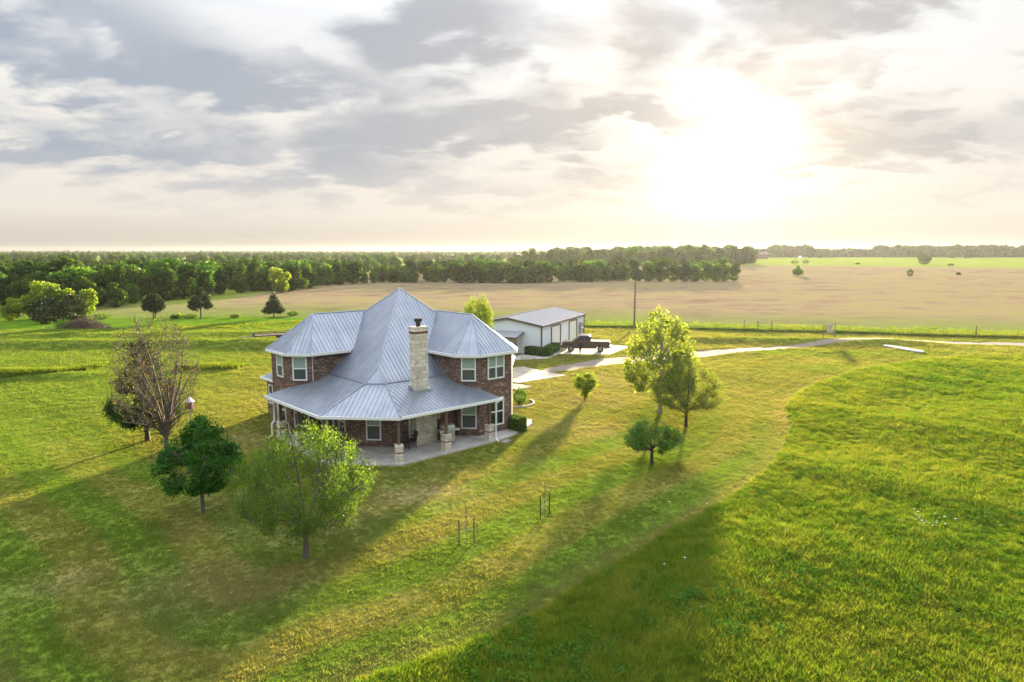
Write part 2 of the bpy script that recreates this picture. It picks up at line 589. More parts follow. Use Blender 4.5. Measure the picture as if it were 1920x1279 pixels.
def gz(x, y):
    x = np.asarray(x, float)
    y = np.asarray(y, float)
    z = np.zeros(np.broadcast(x, y).shape)
    for (a, b), l, p in zip(_w, _wl, _wp):
        z = z + np.sin((a * x + b * y) * 2 * math.pi / l + p) * 0.0009 * l
    r = np.hypot(x + 8.7, y - 49)
    z = z * np.clip((r - 11) / 6, 0, 1) * np.clip((140 - np.hypot(x, y)) / 30, 0, 1)
    barn = np.clip((np.hypot(x - 5, y - 91) - 10) / 6, 0, 1)
    z = z * barn
    # contour terraces across the pasture
    for y0, hgt, wd, x0, x1 in ((93.0, 0.62, 3.0, -140, -14), (97.0, 0.55, 2.8, 20, 60), (104.5, 0.3, 2.4, -140, -20), (71.0, 0.35, 1.8, -90, -38)):
        yy = y0 + 1.2 * np.sin(x / 17.0 + y0) + (0.035 * x if x0 < 0 else -0.12 * (x - 30))
        mask = np.clip((x - x0) / 8, 0, 1) * np.clip((x1 - x) / 8, 0, 1)
        z = z + hgt * np.exp(-((y - yy) / wd) ** 2) * mask
    # far land lifts a little on the right
    far = np.clip((y - 260) / 500, 0, 1) * np.clip((x + 60) / 300, 0, 1)
    z = z + 4.0 * far
    return z


def gp(x, y, dz=0.0):
    return (x, y, float(gz(x, y)) + dz)


def g_at(u, v, z=0.0):
    """ground point seen at that place of the photograph (used once, for survey points)"""
    dx, dy = (u - 960) / 1280, (v - 639.5) / 1280
    s, c = math.sin(PITCH), math.cos(PITCH)
    t = (H - z) / (s + dy * c)
    return (t * dx, t * (c - dy * s))


LAWN_EDGE = [g_at(*p) for p in [(1980, 664), (1920, 665), (1810, 668), (1660, 685), (1560, 712), (1510, 732), (1478, 762), (1482, 800), (1462, 855), (1420, 897), (1360, 937), (1240, 1008), (1110, 1082), (960, 1172), (800, 1238), (675, 1282)]]
LAWN_EDGE = LAWN_EDGE + [(-7, 16.0), (-12.0, 16.2), (-16.5, 19.2), (-21.0, 24.5), (-27.5, 30), (-36, 38), (-52, 52), (-80, 66)]
LAWN_EDGE = [(120, 100)] + LAWN_EDGE
LAWN_POLY = LAWN_EDGE + [(-140, 80), (-140, 107), (-20, 113), (12.4, 113), (36.9, 108), (68, 100), (120, 92)]


def seg_dist(P, line):
    d = np.full(len(P), 1e9)
    for a, b in zip(line[:-1], line[1:]):
        a, b = np.array(a), np.array(b)
        ab = b - a
        t = np.clip(((P - a) @ ab) / (ab @ ab), 0, 1)
        d = np.minimum(d, np.hypot(*(P - a - t[:, None] * ab).T))
    return d


def inside(P, poly):
    x, y = P[:, 0], P[:, 1]
    c = np.zeros(len(P), bool)
    n = len(poly)
    for i in range(n):
        x1, y1 = poly[i]
        x2, y2 = poly[(i + 1) % n]
        if y1 == y2: continue
        c ^= ((y1 > y) != (y2 > y)) & (x < (x2 - x1) * (y - y1) / (y2 - y1) + x1)
    return c


def smooth_line(pts, n=6):
    """Catmull-Rom through survey points"""
    P = [np.array(p, float) for p in pts]
    P = [2 * P[0] - P[1]] + P + [2 * P[-1] - P[-2]]
    out = []
    for i in range(1, len(P) - 2):
        for k in range(n):
            t = k / n
            out.append(tuple(0.5 * (2 * P[i] + (P[i + 1] - P[i - 1]) * t + (2 * P[i - 1] - 5 * P[i] + 4 * P[i + 1] - P[i + 2]) * t * t + (3 * P[i] - P[i - 1] - 3 * P[i + 1] + P[i + 2]) * t ** 3)))
    out.append(tuple(P[-2]))
    return out


LAWN_EDGE_S = smooth_line(LAWN_EDGE, 5)
LAWN_POLY_S = LAWN_EDGE_S + LAWN_POLY[len(LAWN_EDGE):]


def ground_mat():
    m, g, out = new_mat('grassland')
    pos = g.new('ShaderNodeNewGeometry').outputs['Position']

    def at(n):
        a = g.new('ShaderNodeAttribute', attribute_name=n)
        return a.outputs['Fac']
    lawn, tan, stripe, green, dirt = at('lawn'), at('tan'), at('stripe'), at('green'), at('dirt')
    nb = g.noise(pos, 0.06, 4, 0.55)
    nm = g.noise(pos, 0.35, 4, 0.6)
    nf = g.noise(pos, 2.6, 4, 0.65)
    nff = g.noise(pos, 14, 3, 0.7)
    # mown lawn
    lc = g.ramp(g.m('ADD', g.m('MULTIPLY', nm, 0.6), g.m('MULTIPLY', nf, 0.4)), [(0.3, (0.10, 0.145, 0.020)), (0.5, (0.185, 0.19, 0.035)), (0.68, (0.28, 0.235, 0.08))])
    lc = g.mix(g.m('MULTIPLY', stripe, 0.65), lc, (0.11, 0.21, 0.016))
    lc = g.mix(dirt, lc, (0.30, 0.235, 0.13))
    # tall meadow
    mc = g.ramp(g.m('ADD', g.m('MULTIPLY', nm, 0.5), g.m('MULTIPLY', nf, 0.5)), [(0.3, (0.045, 0.11, 0.010)), (0.5, (0.09, 0.18, 0.014)), (0.7, (0.16, 0.24, 0.022))])
    # dry pasture
    st = g.m('ADD', g.m('MULTIPLY', g.noise(g.vscale(pos, (0.85, 1.0, 1.0)), 0.11, 6, 0.66), .65), g.m('MULTIPLY', g.noise(g.vscale(pos, (0.7, 1.0, 1.0)), 0.022, 4, 0.55), .35))
    tc = g.ramp(g.m('ADD', g.m('MULTIPLY', st, 0.75), g.m('MULTIPLY', nf, 0.25)), [(0.38, (0.105, 0.072, 0.055)), (0.44, (0.195, 0.145, 0.10)), (0.52, (0.245, 0.195, 0.115)), (0.62, (0.21, 0.215, 0.065))])
    gc = g.ramp(nb, [(0.3, (0.15, 0.21, 0.03)), (0.7, (0.24, 0.28, 0.05))])
    c = g.mix(lawn, mc, lc)
    c = g.mix(tan, c, tc)
    c = g.mix(green, c, gc)
    c = g.mix(g.m('MULTIPLY', g.m('SUBTRACT', nff, 0.35), 0.5, clamp=True), c, g.mix(1.0, c, (0.45, 0.5, 0.4), 'MULTIPLY'))
    hgt = g.m('ADD', g.m('MULTIPLY', nf, 1.0), g.m('MULTIPLY', nff, 0.45))
    b = bump(g, hgt, 0.9, 0.10)
    d = g.new('ShaderNodeBsdfDiffuse')
    g.put(d.inputs[0], c)
    g.put(d.inputs['Normal'], b)
    g.put(out.inputs[0], d.outputs[0])
    return m


def mow_rows(x, y, dist):
    """greener rows that follow the lawn's edge, and the lusher left part of the lawn"""
    wob = 0.25 * np.sin(x * 0.23 + y * 0.11) + 0.2 * np.sin(y * 0.31 - x * 0.07)
    st = np.clip(0.5 + 1.1 * np.sin((dist + wob) * 2 * math.pi / 4.4 - .6), 0, 1)
    st = st * np.clip((17 - dist) / 8, 0, 1) * np.clip((46 - np.hypot(x + 16, y - 26)) / 16, 0, 1)
    st2 = np.clip(0.5 + np.sin(y * 0.52 + x * 0.05 + wob), 0, 1) * (y > 64) * 0.6 * np.clip((y - 64) / 10, 0, 1)
    lg = np.clip((-x - 16 - 0.1 * y) / 14, 0, 1) * 0.9 * np.clip((y - 30) / 10, .25, 1)
    return np.clip(np.maximum(np.maximum(st, st2 * (np.abs(x - 10) > 20)), lg), 0, 1)


def worn(x, y):
    """bare, worn patches on the lawn"""
    d = np.zeros(len(x))
    w = 1 + .25 * np.sin(x * 1.3) * np.sin(y * 1.1)
    for a, b, r_, k in ((-11.5, 24.5, 3.6, .42), (-4.5, 34.5, 3.2, .55), (-14.5, 33.5, 2.6, .35), (7, 58, 5, .5), (-9, 30, 4.0, .4), (-18, 45, 3, .4), (10, 66, 6, .45), (5, 48, 4, .4), (-17.5, 25, 2, .35)):
        d = np.maximum(d, k * w * np.exp(-((x - a) ** 2 + ((y - b) * 1.5) ** 2) / r_ ** 2))
    return np.clip(d, 0, 1)


def build_ground():
    fr = np.radians(np.arange(-50, 50.01, 0.22))
    bk = np.radians(np.arange(54, 307, 5.0))
    ang = np.concatenate([fr, bk])
    rad = [5.0]
    while rad[-1] < 3650: rad.append(rad[-1] * 1.0085)
    rad = np.array(rad)
    A, Rr = np.meshgrid(ang, rad)
    x = (np.sin(A) * Rr).ravel()
    y = (np.cos(A) * Rr).ravel()
    na, nr = len(ang), len(rad)
    P = np.stack([x, y], 1)
    near = np.hypot(x, y) < 170
    ins = np.zeros(len(x), bool)
    ins[near] = inside(P[near], LAWN_POLY_S)
    dist = np.full(len(x), 200.0)
    dist[near] = seg_dist(P[near], LAWN_EDGE_S)
    lawn = ins.astype(float)
    stripe = mow_rows(x, y, dist) * lawn
    # dry pasture beyond the fence
    fx = np.interp(x, [-400, -140, -95, -60, -20, 12.4, 36.9, 68, 120, 400], [200, 150, 135, 136, 122, 118, 113, 106, 99, 90])
    n = np.sin(x * 0.11) * 2 + np.sin(x * 0.037 + 2) * 3
    tan = np.clip(.35 + (y - fx - n) / 60, 0, 1) * (y > fx + n - 3)
    far = np.hypot(x, y)
    fgreen = np.clip((far - 520) / 60, 0, 1) + np.clip((-x - 70) / 10, 0, 1) * np.clip((y - 150) / 20, 0, 1)
    dirt = worn(x, y)
    # pasture between lawn and fields (y>64): mown hay, brighter
    z = gz(x, y)
    i = np.arange(nr - 1)[:, None] * na
    j = np.arange(na)[None, :]
    f = np.stack([i + j, i + (j + 1) % na, i + na + (j + 1) % na, i + na + j], -1).reshape(-1, 4)
    v = np.stack([x, y, z], 1)
    me_o = np_mesh('ground', v, f[:, ::-1], ground_mat(), smooth=True)
    # close the small hole under the camera
    for nme, arr in (('lawn', lawn), ('tan', tan), ('stripe', stripe), ('green', np.clip(fgreen, 0, 1)), ('dirt', dirt * lawn)):
        a = me_o.data.attributes.new(nme, 'FLOAT', 'POINT')
        a.data.foreach_set('value', arr.astype(np.float32))
    me_o['kind'] = 'structure'
    return me_o


ground = build_ground()


def sheet(name, poly, m, dz, thick=0.0, sub=2.0):
    """a flat sheet over the terrain, draped on a fine grid of its own outline"""
    bm = bmesh.new()
    vs = [bm.verts.new((p[0], p[1], 0)) for p in poly]
    f = bm.faces.new(vs)
    if f.normal.z < 0: f.normal_flip()
    bmesh.ops.triangulate(bm, faces=bm.faces[:])
    for _ in range(12):
        long = [e for e in bm.edges if e.calc_length() > sub]
        if not long: break
        bmesh.ops.subdivide_edges(bm, edges=long, cuts=1)
        bmesh.ops.triangulate(bm, faces=[f for f in bm.faces if len(f.verts) > 3])
    for v in bm.verts:
        v.co.z = float(gz(v.co.x, v.co.y)) + dz
    bmesh.ops.recalc_face_normals(bm, faces=bm.faces)
    if sum(f.normal.z for f in bm.faces) < 0:
        bmesh.ops.reverse_faces(bm, faces=bm.faces)
    if thick:
        bd = [e for e in bm.edges if e.is_boundary]
        r = bmesh.ops.extrude_edge_only(bm, edges=bd)
        for v in [q for q in r['geom'] if isinstance(q, bmesh.types.BMVert)]:
            v.co.z -= thick
    me = bpy.data.meshes.new(name)
    bm.to_mesh(me)
    bm.free()
    me.materials.append(m)
    o = bpy.data.objects.new(name, me)
    COL.objects.link(o)
    o['kind'] = 'structure'
    return o


def gravel_mat():
    m, g, out = new_mat('gravel')
    pos = g.new('ShaderNodeNewGeometry').outputs['Position']
    n = g.noise(pos, 0.5, 5, 0.65)
    n2 = g.noise(pos, 20, 3, 0.7)
    c = g.mix(n, (0.15, 0.125, 0.10), (0.27, 0.23, 0.19))
    c = g.mix(g.m('MULTIPLY', n2, 0.4), c, (0.20, 0.17, 0.14))
    principled(g, out, c, 0.95, normal=bump(g, n2, 0.5, 0.03), spec=0.1)
    return m


top_e = smooth_line([g_at(*p) for p in [(1020, 692), (1060, 686), (1111, 675.5), (1184, 667), (1250, 662.5), (1315, 658.5), (1447, 650.5), (1546, 643.5), (1647, 638.5), (1780, 640), (1920, 643.5), (2050, 648)]], 4)
bot_e = smooth_line([g_at(*p) for p in [(1018, 697), (1062, 697), (1111, 690), (1182, 681), (1250, 674.5), (1315, 669), (1447, 656), (1546, 648.5), (1647, 643.8), (1780, 645), (1920, 648.5), (2050, 655)]], 4)
rj = np.random.default_rng(12)
top_e = [(x, y + rj.normal() * .22) for x, y in top_e]
bot_e = [(x, y + rj.normal() * .16) for x, y in bot_e]
sheet('gravel_driveway', top_e + bot_e[::-1], gravel_mat(), 0.02, 0.03, 1.2)
sheet('concrete_apron', [g_at(*p) for p in [(945, 690), (983.8, 687.8), (1060.8, 705.6), (973, 719), (948, 716)]], M['apron'], 0.06, 0.1)
sheet('garden_path', [g_at(*p) for p in [(955, 720), (968, 720.6), (999, 725.4), (969, 731), (957, 729)]], M['apron'], 0.05, 0.1)
sheet('barn_pad', [g_at(*p) for p in [(1044, 657), (1046, 664.5), (1144, 665.5), (1182, 650.5), (1110, 645)]], M['apron'], 0.06, 0.1)
sheet('barn_walk', [g_at(*p) for p in [(959, 671), (968, 676), (989, 669.5), (1024, 673.5), (1046, 664.6), (1043.5, 661.5), (1022, 669.5), (990, 666), (985, 663)]], M['conc'], 0.055, 0.1)


# ------------------------------------------------------------------ the house
OX, PHI = -8.726, -0.049
house = empty('brick_house', (OX, 46.0, 0), PHI, 'two storey brown brick house with grey metal roof and wraparound porch', 'house')


def hl(x, y, z=0.0):
    return (x, y - 46.0, z)


def mir(p):
    return (-p[0],) + tuple(p[1:])


def roof_face(mb, pts, thick=0.07, step=0.29, rib=(0.042, 0.03)):
    """one roof plane with raised seams running down the slope"""
    P = [Vector(p) for p in pts]
    n = Vector((0, 0, 0))
    for i in range(len(P)):
        n += P[i].cross(P[(i + 1) % len(P)])
    n.normalize()
    if n.z < 0:
        P = P[::-1]
        n = -n
    lo = [p - Vector((0, 0, thick)) for p in P]
    k = len(P)
    mb.add(P + lo, [tuple(range(k)), tuple(reversed(range(k, 2 * k)))] + [(i, k + i, k + (i + 1) % k, (i + 1) % k) for i in range(k)])
    h = Vector((-n.y, n.x, 0)).normalized()          # along the eave
    d = n.cross(h).normalized()                      # up the slope
    us = [p.dot(h) for p in P]
    o = P[0]
    u = math.ceil(min(us) / step) * step
    while u < max(us):
        ts = []
        for i in range(k):
            a, b = P[i], P[(i + 1) % k]
            ua, ub = a.dot(h), b.dot(h)
            if (ua - u) * (ub - u) < 0:
                ts.append((a + (b - a) * ((u - ua) / (ub - ua))))
        ts.sort(key=lambda q: q.dot(d))
        for a, b in zip(ts[0::2], ts[1::2]):
            if (b - a).length > 0.25:
                w = (b - a).normalized() * 0.04
                mb.bar(a + w + n * rib[1] / 2, b - w + n * rib[1] / 2, rib[0], rib[1], n)
        u += step


def cap_line(mb, a, b, w=0.20):
    a, b = Vector(a), Vector(b)
    mb.tube([a + Vector((0, 0, 0.015)), b + Vector((0, 0, 0.015))], [w / 2 * 0.5] * 2, 6)


ZE, ZA, ZB, ZP = 5.75, 8.19, 4.154, 2.91
e1, e2, e3, e4 = (4.92, 45.5), (6.65, 45.5), (8.93, 47.78), (8.93, 49.45)
ap, rg = (5.75, 48.65), (0.6, 53.8)
cin, bin_ = (0.42, 50.0), (3.4, 54.98)
pk, sp = (0, 51.42, 9.9), (0, 44.15, 5.05)
b1, b2 = (0.665, 43.465), (4.1, 46.9)
p1, p2 = (2.45, 39.6), (8.1, 45.25)
w1, w2, w3, w4, w5 = (5.05, 45.82), (6.52, 45.82), (8.61, 47.91), (8.61, 49.32), (3.0, 54.93)

walls, roof, caps, soff = MB(), MB(), MB(), MB()
porch_roof, low_roof, garage_roof, porch_caps = MB(), MB(), MB(), MB()
gut = {k: MB() for k in ('left', 'right', 'porch', 'low', 'garage')}
low_walls, garage_walls = MB(), MB()
for s in (1, -1):
    q = (lambda x, y, z=0.0, s=s: hl(x * s, y, z))
    # wing walls and the core behind the porch
    walls.prism([q(*w)[:2] for w in (w1, w2, w3, w4, w5, (0.05, 55.0), (0.05, 49.0), (1.9, 49.16))], -0.3, ZE - 0.12, top=False, bottom=False)
    walls.prism([q(*w)[:2] for w in ((0.02, 42.92), (1.36, 42.92), (4.75, 46.31), (4.5, 46.5), (0.02, 51))], -0.3, 3.6, top=False, bottom=False)
    # wing roof
    E1, E2, E3, E4 = (q(*e, ZE) for e in (e1, e2, e3, e4))
    A, RG = q(*ap, ZA), q(*rg, ZA)
    for f in ([E1, A, RG, q(*cin, ZE)], [E1, E2, A], [E2, E3, A], [E3, E4, A], [E4, q(*bin_, ZE), RG, A]):
        roof_face(roof, f)
    for a in (E1, E2, E3, E4, RG): cap_line(caps, a, A)
    # main pyramid, this side: front-side face then rear face
    PK, SP = hl(*pk), hl(*sp)
    SC, RC = q(6.23, 51.42, ZE), hl(0, 57.65, ZE)
    roof_face(roof, [PK, SP, q(*b1, ZB), q(*b2, ZB), q(2.9, 48.1, ZE), SC])
    roof_face(roof, [PK, SC, RC])
    cap_line(caps, SP, q(*b1, ZB))
    cap_line(caps, PK, SC)
    # porch roof
    roof_face(porch_roof, [q(*p1, ZP), q(*p2, ZP), q(6.5, 45.82, 3.41), q(5.05, 45.82, 3.74), q(*b2, ZB - .02), q(*b1, ZB - .02)], 0.07)
    cap_line(porch_caps, q(*p1, ZP), q(*b1, ZB))
    cap_line(caps, q(*b1, ZB), q(*b2, ZB), 0.14)
    cap_line(caps, q(2.96, 48.1, ZE - .1), q(*b2, ZB + .02), 0.12)
    # soffits
    soff.prism([q(*e)[:2] for e in (e1, e2, e3, e4, (8.3, 49.1), (8.3, 48.1), (6.4, 46.2), (5.2, 46.2))], ZE - 0.20, ZE - 0.16)
    soff.prism([q(*e)[:2] for e in ((e1), (5.2, 46.2), (2.4, 49.0), (1.9, 48.5))], ZE - 0.20, ZE - 0.165)
    soff.prism([q(*e)[:2] for e in ((0.0, 39.75), (2.4, 39.75), (7.9, 45.3), (6.4, 45.9), (5.1, 45.9), (4.8, 46.3), (1.4, 42.9), (0.0, 42.9))], ZP - 0.18, ZP - 0.14)
    # gutters along the eaves
    for a, b, z in ((e1, e2, ZE), (e2, e3, ZE), (e3, e4, ZE), (e4, (6.2, 52.2), ZE), ((2.75, 47.65), e1, ZE), (p1, p2, ZP)):
        a, b = Vector(q(*a, z - 0.075)), Vector(q(*b, z - 0.075))
        (gut['porch'] if z == ZP else gut['right' if s > 0 else 'left']).bar(a, b, 0.13, 0.17)
    gut['porch'].bar(q(*p2, ZP - .09), q(6.5, 45.80, 3.32), 0.05, 0.16)
roof_face(roof, [SP, hl(b1[0], b1[1], ZB), hl(-b1[0], b1[1], ZB)])
roof_face(porch_roof, [hl(p1[0], p1[1], ZP), hl(-p1[0], p1[1], ZP), hl(-b1[0], b1[1], ZB - .02), hl(b1[0], b1[1], ZB - .02)])
cap_line(caps, PK, SP, 0.24)
cap_line(caps, PK, RC)
cap_line(caps, hl(b1[0], b1[1], ZB), hl(-b1[0], b1[1], ZB), 0.14)
gut['porch'].bar(hl(p1[0], p1[1], ZP - .10), hl(-p1[0], p1[1], ZP - .075), 0.13, 0.17)
# single storey extensions behind the wings
lo_eave, lo_top, lo_q = 2.95, 4.5, None
roof_face(low_roof, [hl(-11.35, 52.3, 2.9), hl(-6.6, 51.3, 4.6), hl(-3.9, 53.9, 4.6), hl(-7.2, 56.5, 2.9)])
roof_face(low_roof, [hl(-11.35, 52.3, 2.9), hl(-8.1, 49.05, 2.9), hl(-6.6, 51.3, 4.6)])
low_walls.prism([hl(*w)[:2] for w in ((-10.85, 52.2), (-7.95, 49.3), (-3.8, 53.5), (-6.7, 56.3))], -0.3, 2.85, top=False, bottom=False)
gut['low'].bar(hl(-11.35, 52.3, 2.82), hl(-8.1, 49.05, 2.82), 0.12, 0.16)
gut['low'].bar(hl(-11.35, 52.3, 2.82), hl(-7.2, 56.5, 2.82), 0.12, 0.16)
GR = [(0.5, 57.5), (8.05, 57.5), (8.05, 65), (0.5, 65)]
gr1, gr2 = hl(4.3, 61.0, 4.6), hl(4.3, 62.0, 4.6)
c = [hl(*g, 2.75) for g in GR]
for f in ([c[0], c[1], gr1], [c[1], c[2], gr2, gr1], [c[2], c[3], gr2], [c[3], c[0], gr1, gr2]): roof_face(garage_roof, f)
garage_walls.prism([hl(*w)[:2] for w in ((1, 57), (7.6, 57), (7.6, 64.5), (1, 64.5))], -0.3, 2.7, top=False, bottom=False)
for a, b in zip(c, c[1:] + c[:1]): gut['garage'].bar(Vector(a) - Vector((0, 0, .08)), Vector(b) - Vector((0, 0, .08)), 0.12, 0.16)

walls.build('wall', M['brick'], house)
rf = roof.build('roof', M['roof'], house)
caps.build('ridge_cap', M['roof'], rf)
pr_ = porch_roof.build('porch_roof', M['roof'], house)
porch_caps.build('ridge_cap', M['roof'], pr_)
low_roof.build('low_roof', M['roof'], house)
garage_roof.build('garage_roof', M['roof'], house)
low_walls.build('wall', M['brick'], house)
garage_walls.build('wall', M['brick'], house)
for k in gut: gut[k].build('gutter', M['white'], house)
soff.build('soffit', M['soffit'], house)
# porch slab and the curved walk it runs into
slab = [(-2.4, 39.4), (2.43, 39.35), (7.6, 44.75), (8.55, 45.9), (9.45, 47.6), (10.0, 49.4), (10.0, 50.6), (9.3, 50.9), (8.8, 49.8), (8.45, 48.1), (6.4, 46.0), (4, 46.8), (-4, 46.8), (-6.4, 46.0), (-7.4, 45.2)]
MB().prism([hl(*w)[:2] for w in slab], -0.25, 0.12).build('porch_floor', M['conc'], house, bevel=0.015)


def window(p, along, w, h, sill=0.0, panes=1, blind=True, name='window'):
    """p: bottom centre on the wall face; along: unit vector along the wall, facing out to its right-hand side"""
    ax = Vector((along[0], along[1], 0)).normalized()
    n = Vector((ax.y, -ax.x, 0))
    up = Vector((0, 0, 1))
    P = Vector(p)
    fr = MB()
    t = 0.085
    o = n * 0.03
    for k in (-1, 1):
        fr.bar(P + ax * k * (w / 2 - t / 2) + o, P + ax * k * (w / 2 - t / 2) + up * h + o, t, 0.1, ax.cross(up))
    for z in (t / 2, h - t / 2):
        fr.bar(P - ax * (w / 2 - t) + up * z + o, P + ax * (w / 2 - t) + up * z + o, 0.1, t)
    mid = h * 0.5
    fr.bar(P - ax * (w / 2 - t) + up * mid + o, P + ax * (w / 2 - t) + up * mid + o, 0.08, 0.075)
    if panes == 2:
        fr.bar(P + up * t + o, P + up * (h - t) + o, 0.10, 0.085, ax.cross(up))
    W = fr.build(name, M['white'], house)
    for z0, z1, mt, nm in ((t, mid - .03, M['pane'] if blind else M['darkpane'], 'lower_pane'), (mid + .03, h - t, M['blind'] if blind else M['darkpane'], 'upper_pane')):
        a = P - ax * (w / 2 - t) + up * z0 + n * 0.008
        b = P + ax * (w / 2 - t) + up * z0 + n * 0.008
        dz = up * (z1 - z0)
        MB().add([a, b, b + dz, a + dz, a - n * .02, b - n * .02, b + dz - n * .02, a + dz - n * .02],
                 [(0, 1, 2, 3), (7, 6, 5, 4), (0, 4, 5, 1), (1, 5, 6, 2), (2, 6, 7, 3), (3, 7, 4, 0)]).build(nm, mt, W)
    return W


r2 = math.sqrt(0.5)
for s in (1, -1):
    # wing end chamfer facing the porch: upstairs and down
    window(hl(5.80 * s, 45.82, 3.92 if s > 0 else 3.86), (1, 0), 1.0, 1.66)
    window(hl(5.80 * s, 45.82, 0.62), (1, 0), 1.06, 1.95)
    # end wall of the wing
    cx_, cy_ = 7.565, 46.865
    window(hl(cx_ * s + .0, cy_, 3.92), (r2, r2 * s), 1.5 if s > 0 else 1.0, 1.66, panes=2 if s > 0 else 1)
    window(hl(cx_ * s, cy_, 0.62), (r2, r2 * s), 1.4, 1.95, panes=2 if s > 0 else 1, blind=False)
    # core walls under the porch
    for t in (0.30, 0.62):
        window(hl((1.36 + 3.49 * t) * s, 42.92 + 3.49 * t, 0.55), (r2, r2 * s), 0.92, 1.95)
window(hl(-0.05, 42.92, 0.55), (1, 0), 0.98, 1.95)
for t in (0.2, 0.5):
    window(hl(-10.85 + 2.9 * t, 52.2 - 2.9 * t, 0.9), (r2, -r2), 0.8, 1.5, blind=False)
dr = MB().box(hl(-4.30, 45.98, 1.17), (0.46, 0.06, 2.1), R(0))
for k in (-.1, .1): dr.box(hl(-4.30 + k, 45.935, 1.17), (0.05, 0.05, 1.95))
D = dr.build('porch_door', M['white'], house)

# chimney over the porch fireplace
ddir, ndir = (r2, r2), (r2, -r2)          # along the wall, and outwards
fx, fy = 2.66, 43.29


def blk(a0, a1, d0, d1):
    return [hl(fx + ddir[0] * a - ndir[0] * d, fy + ddir[1] * a - ndir[1] * d)[:2] for a, d in ((a0, d0), (a1, d0), (a1, d1), (a0, d1))]


MB().prism(blk(0, 1.66, 0, 0.72), 0.1, 2.74).build('outdoor_fireplace', M['stone'], house)
ch = MB().prism(blk(0, 1.0, 0, 0.62), 2.9, 7.42).prism(blk(-.03, 1.03, -.03, 0.65), 7.56, 7.86).build('chimney', M['stone'], house)
MB().prism(blk(-.02, 1.02, -.02, 0.64), 7.42, 7.56).build('brick_band', M['band'], ch)
cc = blk(0.5, 0.5, 0.31, 0.31)[0]
cp = MB().tube([(cc[0], cc[1], 7.8), (cc[0], cc[1], 8.14)], 0.15, 12)
cp.tube([(cc[0], cc[1], 8.14), (cc[0], cc[1], 8.20), (cc[0], cc[1], 8.38)], [0.17, 0.26, 0.26], 12)
cp.build('chimney_cap', M['black'], ch)
fl = MB()
f0 = blk(-.12, 1.12, -.14, 0.7)
fl.prism(f0, [3.62 + 0.0, 3.62, 3.95, 3.95], [3.78, 3.78, 4.08, 4.08])
fl.build('flashing', M['galv'], ch)

# porch columns: stone pedestal, brick band, timber post
for (x, y, white) in ((2.25, 39.85, 0), (4.73, 42.37, 0), (7.28, 44.95, 0), (-2.3, 40.0, 0), (-4.75, 42.4, 0), (-7.0, 45.1, 0)):
    a = math.atan2(1, 1) if abs(x) > 3 else R(22)
    a = a * (1 if x > 0 else -1)
    c = MB()
    c.box(hl(x, y, 1.06 + 0.85), (0.17, 0.17, 1.72), a)
    C = c.build('porch_post', M['wood'], house)
    p = MB().box(hl(x, y, 0.12 + .27), (0.46, 0.46, 0.54), a).box(hl(x, y, 0.12 + .80), (0.46, 0.46, 0.38), a).box(hl(x, y, 1.135), (0.50, 0.50, 0.07), a)
    p.build('stone_pedestal', M['stone'], C)
    MB().box(hl(x, y, 0.12 + .575), (0.475, 0.475, 0.068), a).build('brick_band', M['band'], C)
# downspouts
for pts in ([(7.95, 45.1, 2.78), (7.72, 44.92, 2.6), (7.72, 44.92, 0.22), (7.9, 44.7, 0.06)],
            [(-7.85, 45.3, 2.72), (-7.45, 45.12, 2.55), (-7.45, 45.12, 1.2), (-7.6, 45.0, 1.0), (-7.6, 45.0, 0.2), (-7.8, 44.8, 0.06)],
            [(-4.95, 45.93, 5.55), (-4.95, 45.93, 3.75)], [(8.53, 48.2, 5.55), (8.53, 48.2, 0.2)],
            [(-2.15, 40.1, 2.7), (-2.15, 40.1, 1.1)]):
    t = MB().tube([hl(*p) for p in pts], 0.07 if len(pts) > 2 else 0.025, 6)
    t.build('downspout', M['white'], house)
# raised edging strip at the right-hand end
sb = empty('splash_block', (OX + 8.35, 44.35, 0.0), R(-30), 'tan concrete splash block under the porch downspout', 'splash block')
MB().box((0, 0, 0.04), (0.3, 0.75, 0.08)).box((-.12, 0, 0.1), (0.05, 0.75, 0.05)).box((.12, 0, 0.1), (0.05, 0.75, 0.05)).build('block', M['apron'], sb)


# ------------------------------------------------------------------ things on the porch
def wl(x, y, z=0.0):
    """house-plan point to world"""
    c, s_ = math.cos(PHI), math.sin(PHI)
    return (OX + x * c - (y - 46) * s_, 46 + x * s_ + (y - 46) * c, z)


def armchair(loc, rz, m, label, name='patio_chair'):
    o = empty(name, loc, rz, label, 'chair', 'chairs on the porch')
    MB().box((0, 0, 0.42), (0.58, 0.55, 0.08)).build('seat', m, o, bevel=.02)
    b = MB().bar((-.26, .26, .45), (-.26, .38, 1.0), .05, .05).bar((.26, .26, .45), (.26, .38, 1.0), .05, .05)
    b.bar((-.28, .38, 1.0), (.28, .38, 1.0), .05, .09)
    for k in range(5): b.bar((-.2 + .1 * k, .27, .45), (-.2 + .1 * k, .375, .97), .06, .025)
    b.build('backrest', m, o)
    for sx in (-1, 1):
        for sy in (-1, 1):
            MB().bar((sx * .27, sy * .25, 0), (sx * .27, sy * .25, .66 if sy < 0 else .5), .05, .05).build('leg', m, o)
        MB().bar((sx * .27, -.30, .66), (sx * .27, .30, .66), .07, .04).build('armrest', m, o)
    return o


armchair(wl(1.95, 42.45, .12), R(20), M['chair'], 'black patio chair beside the stone fireplace on the porch')
armchair(wl(2.35, 42.95, .12), R(-60), M['chair'], 'black patio chair tucked between fireplace side and brick wall')


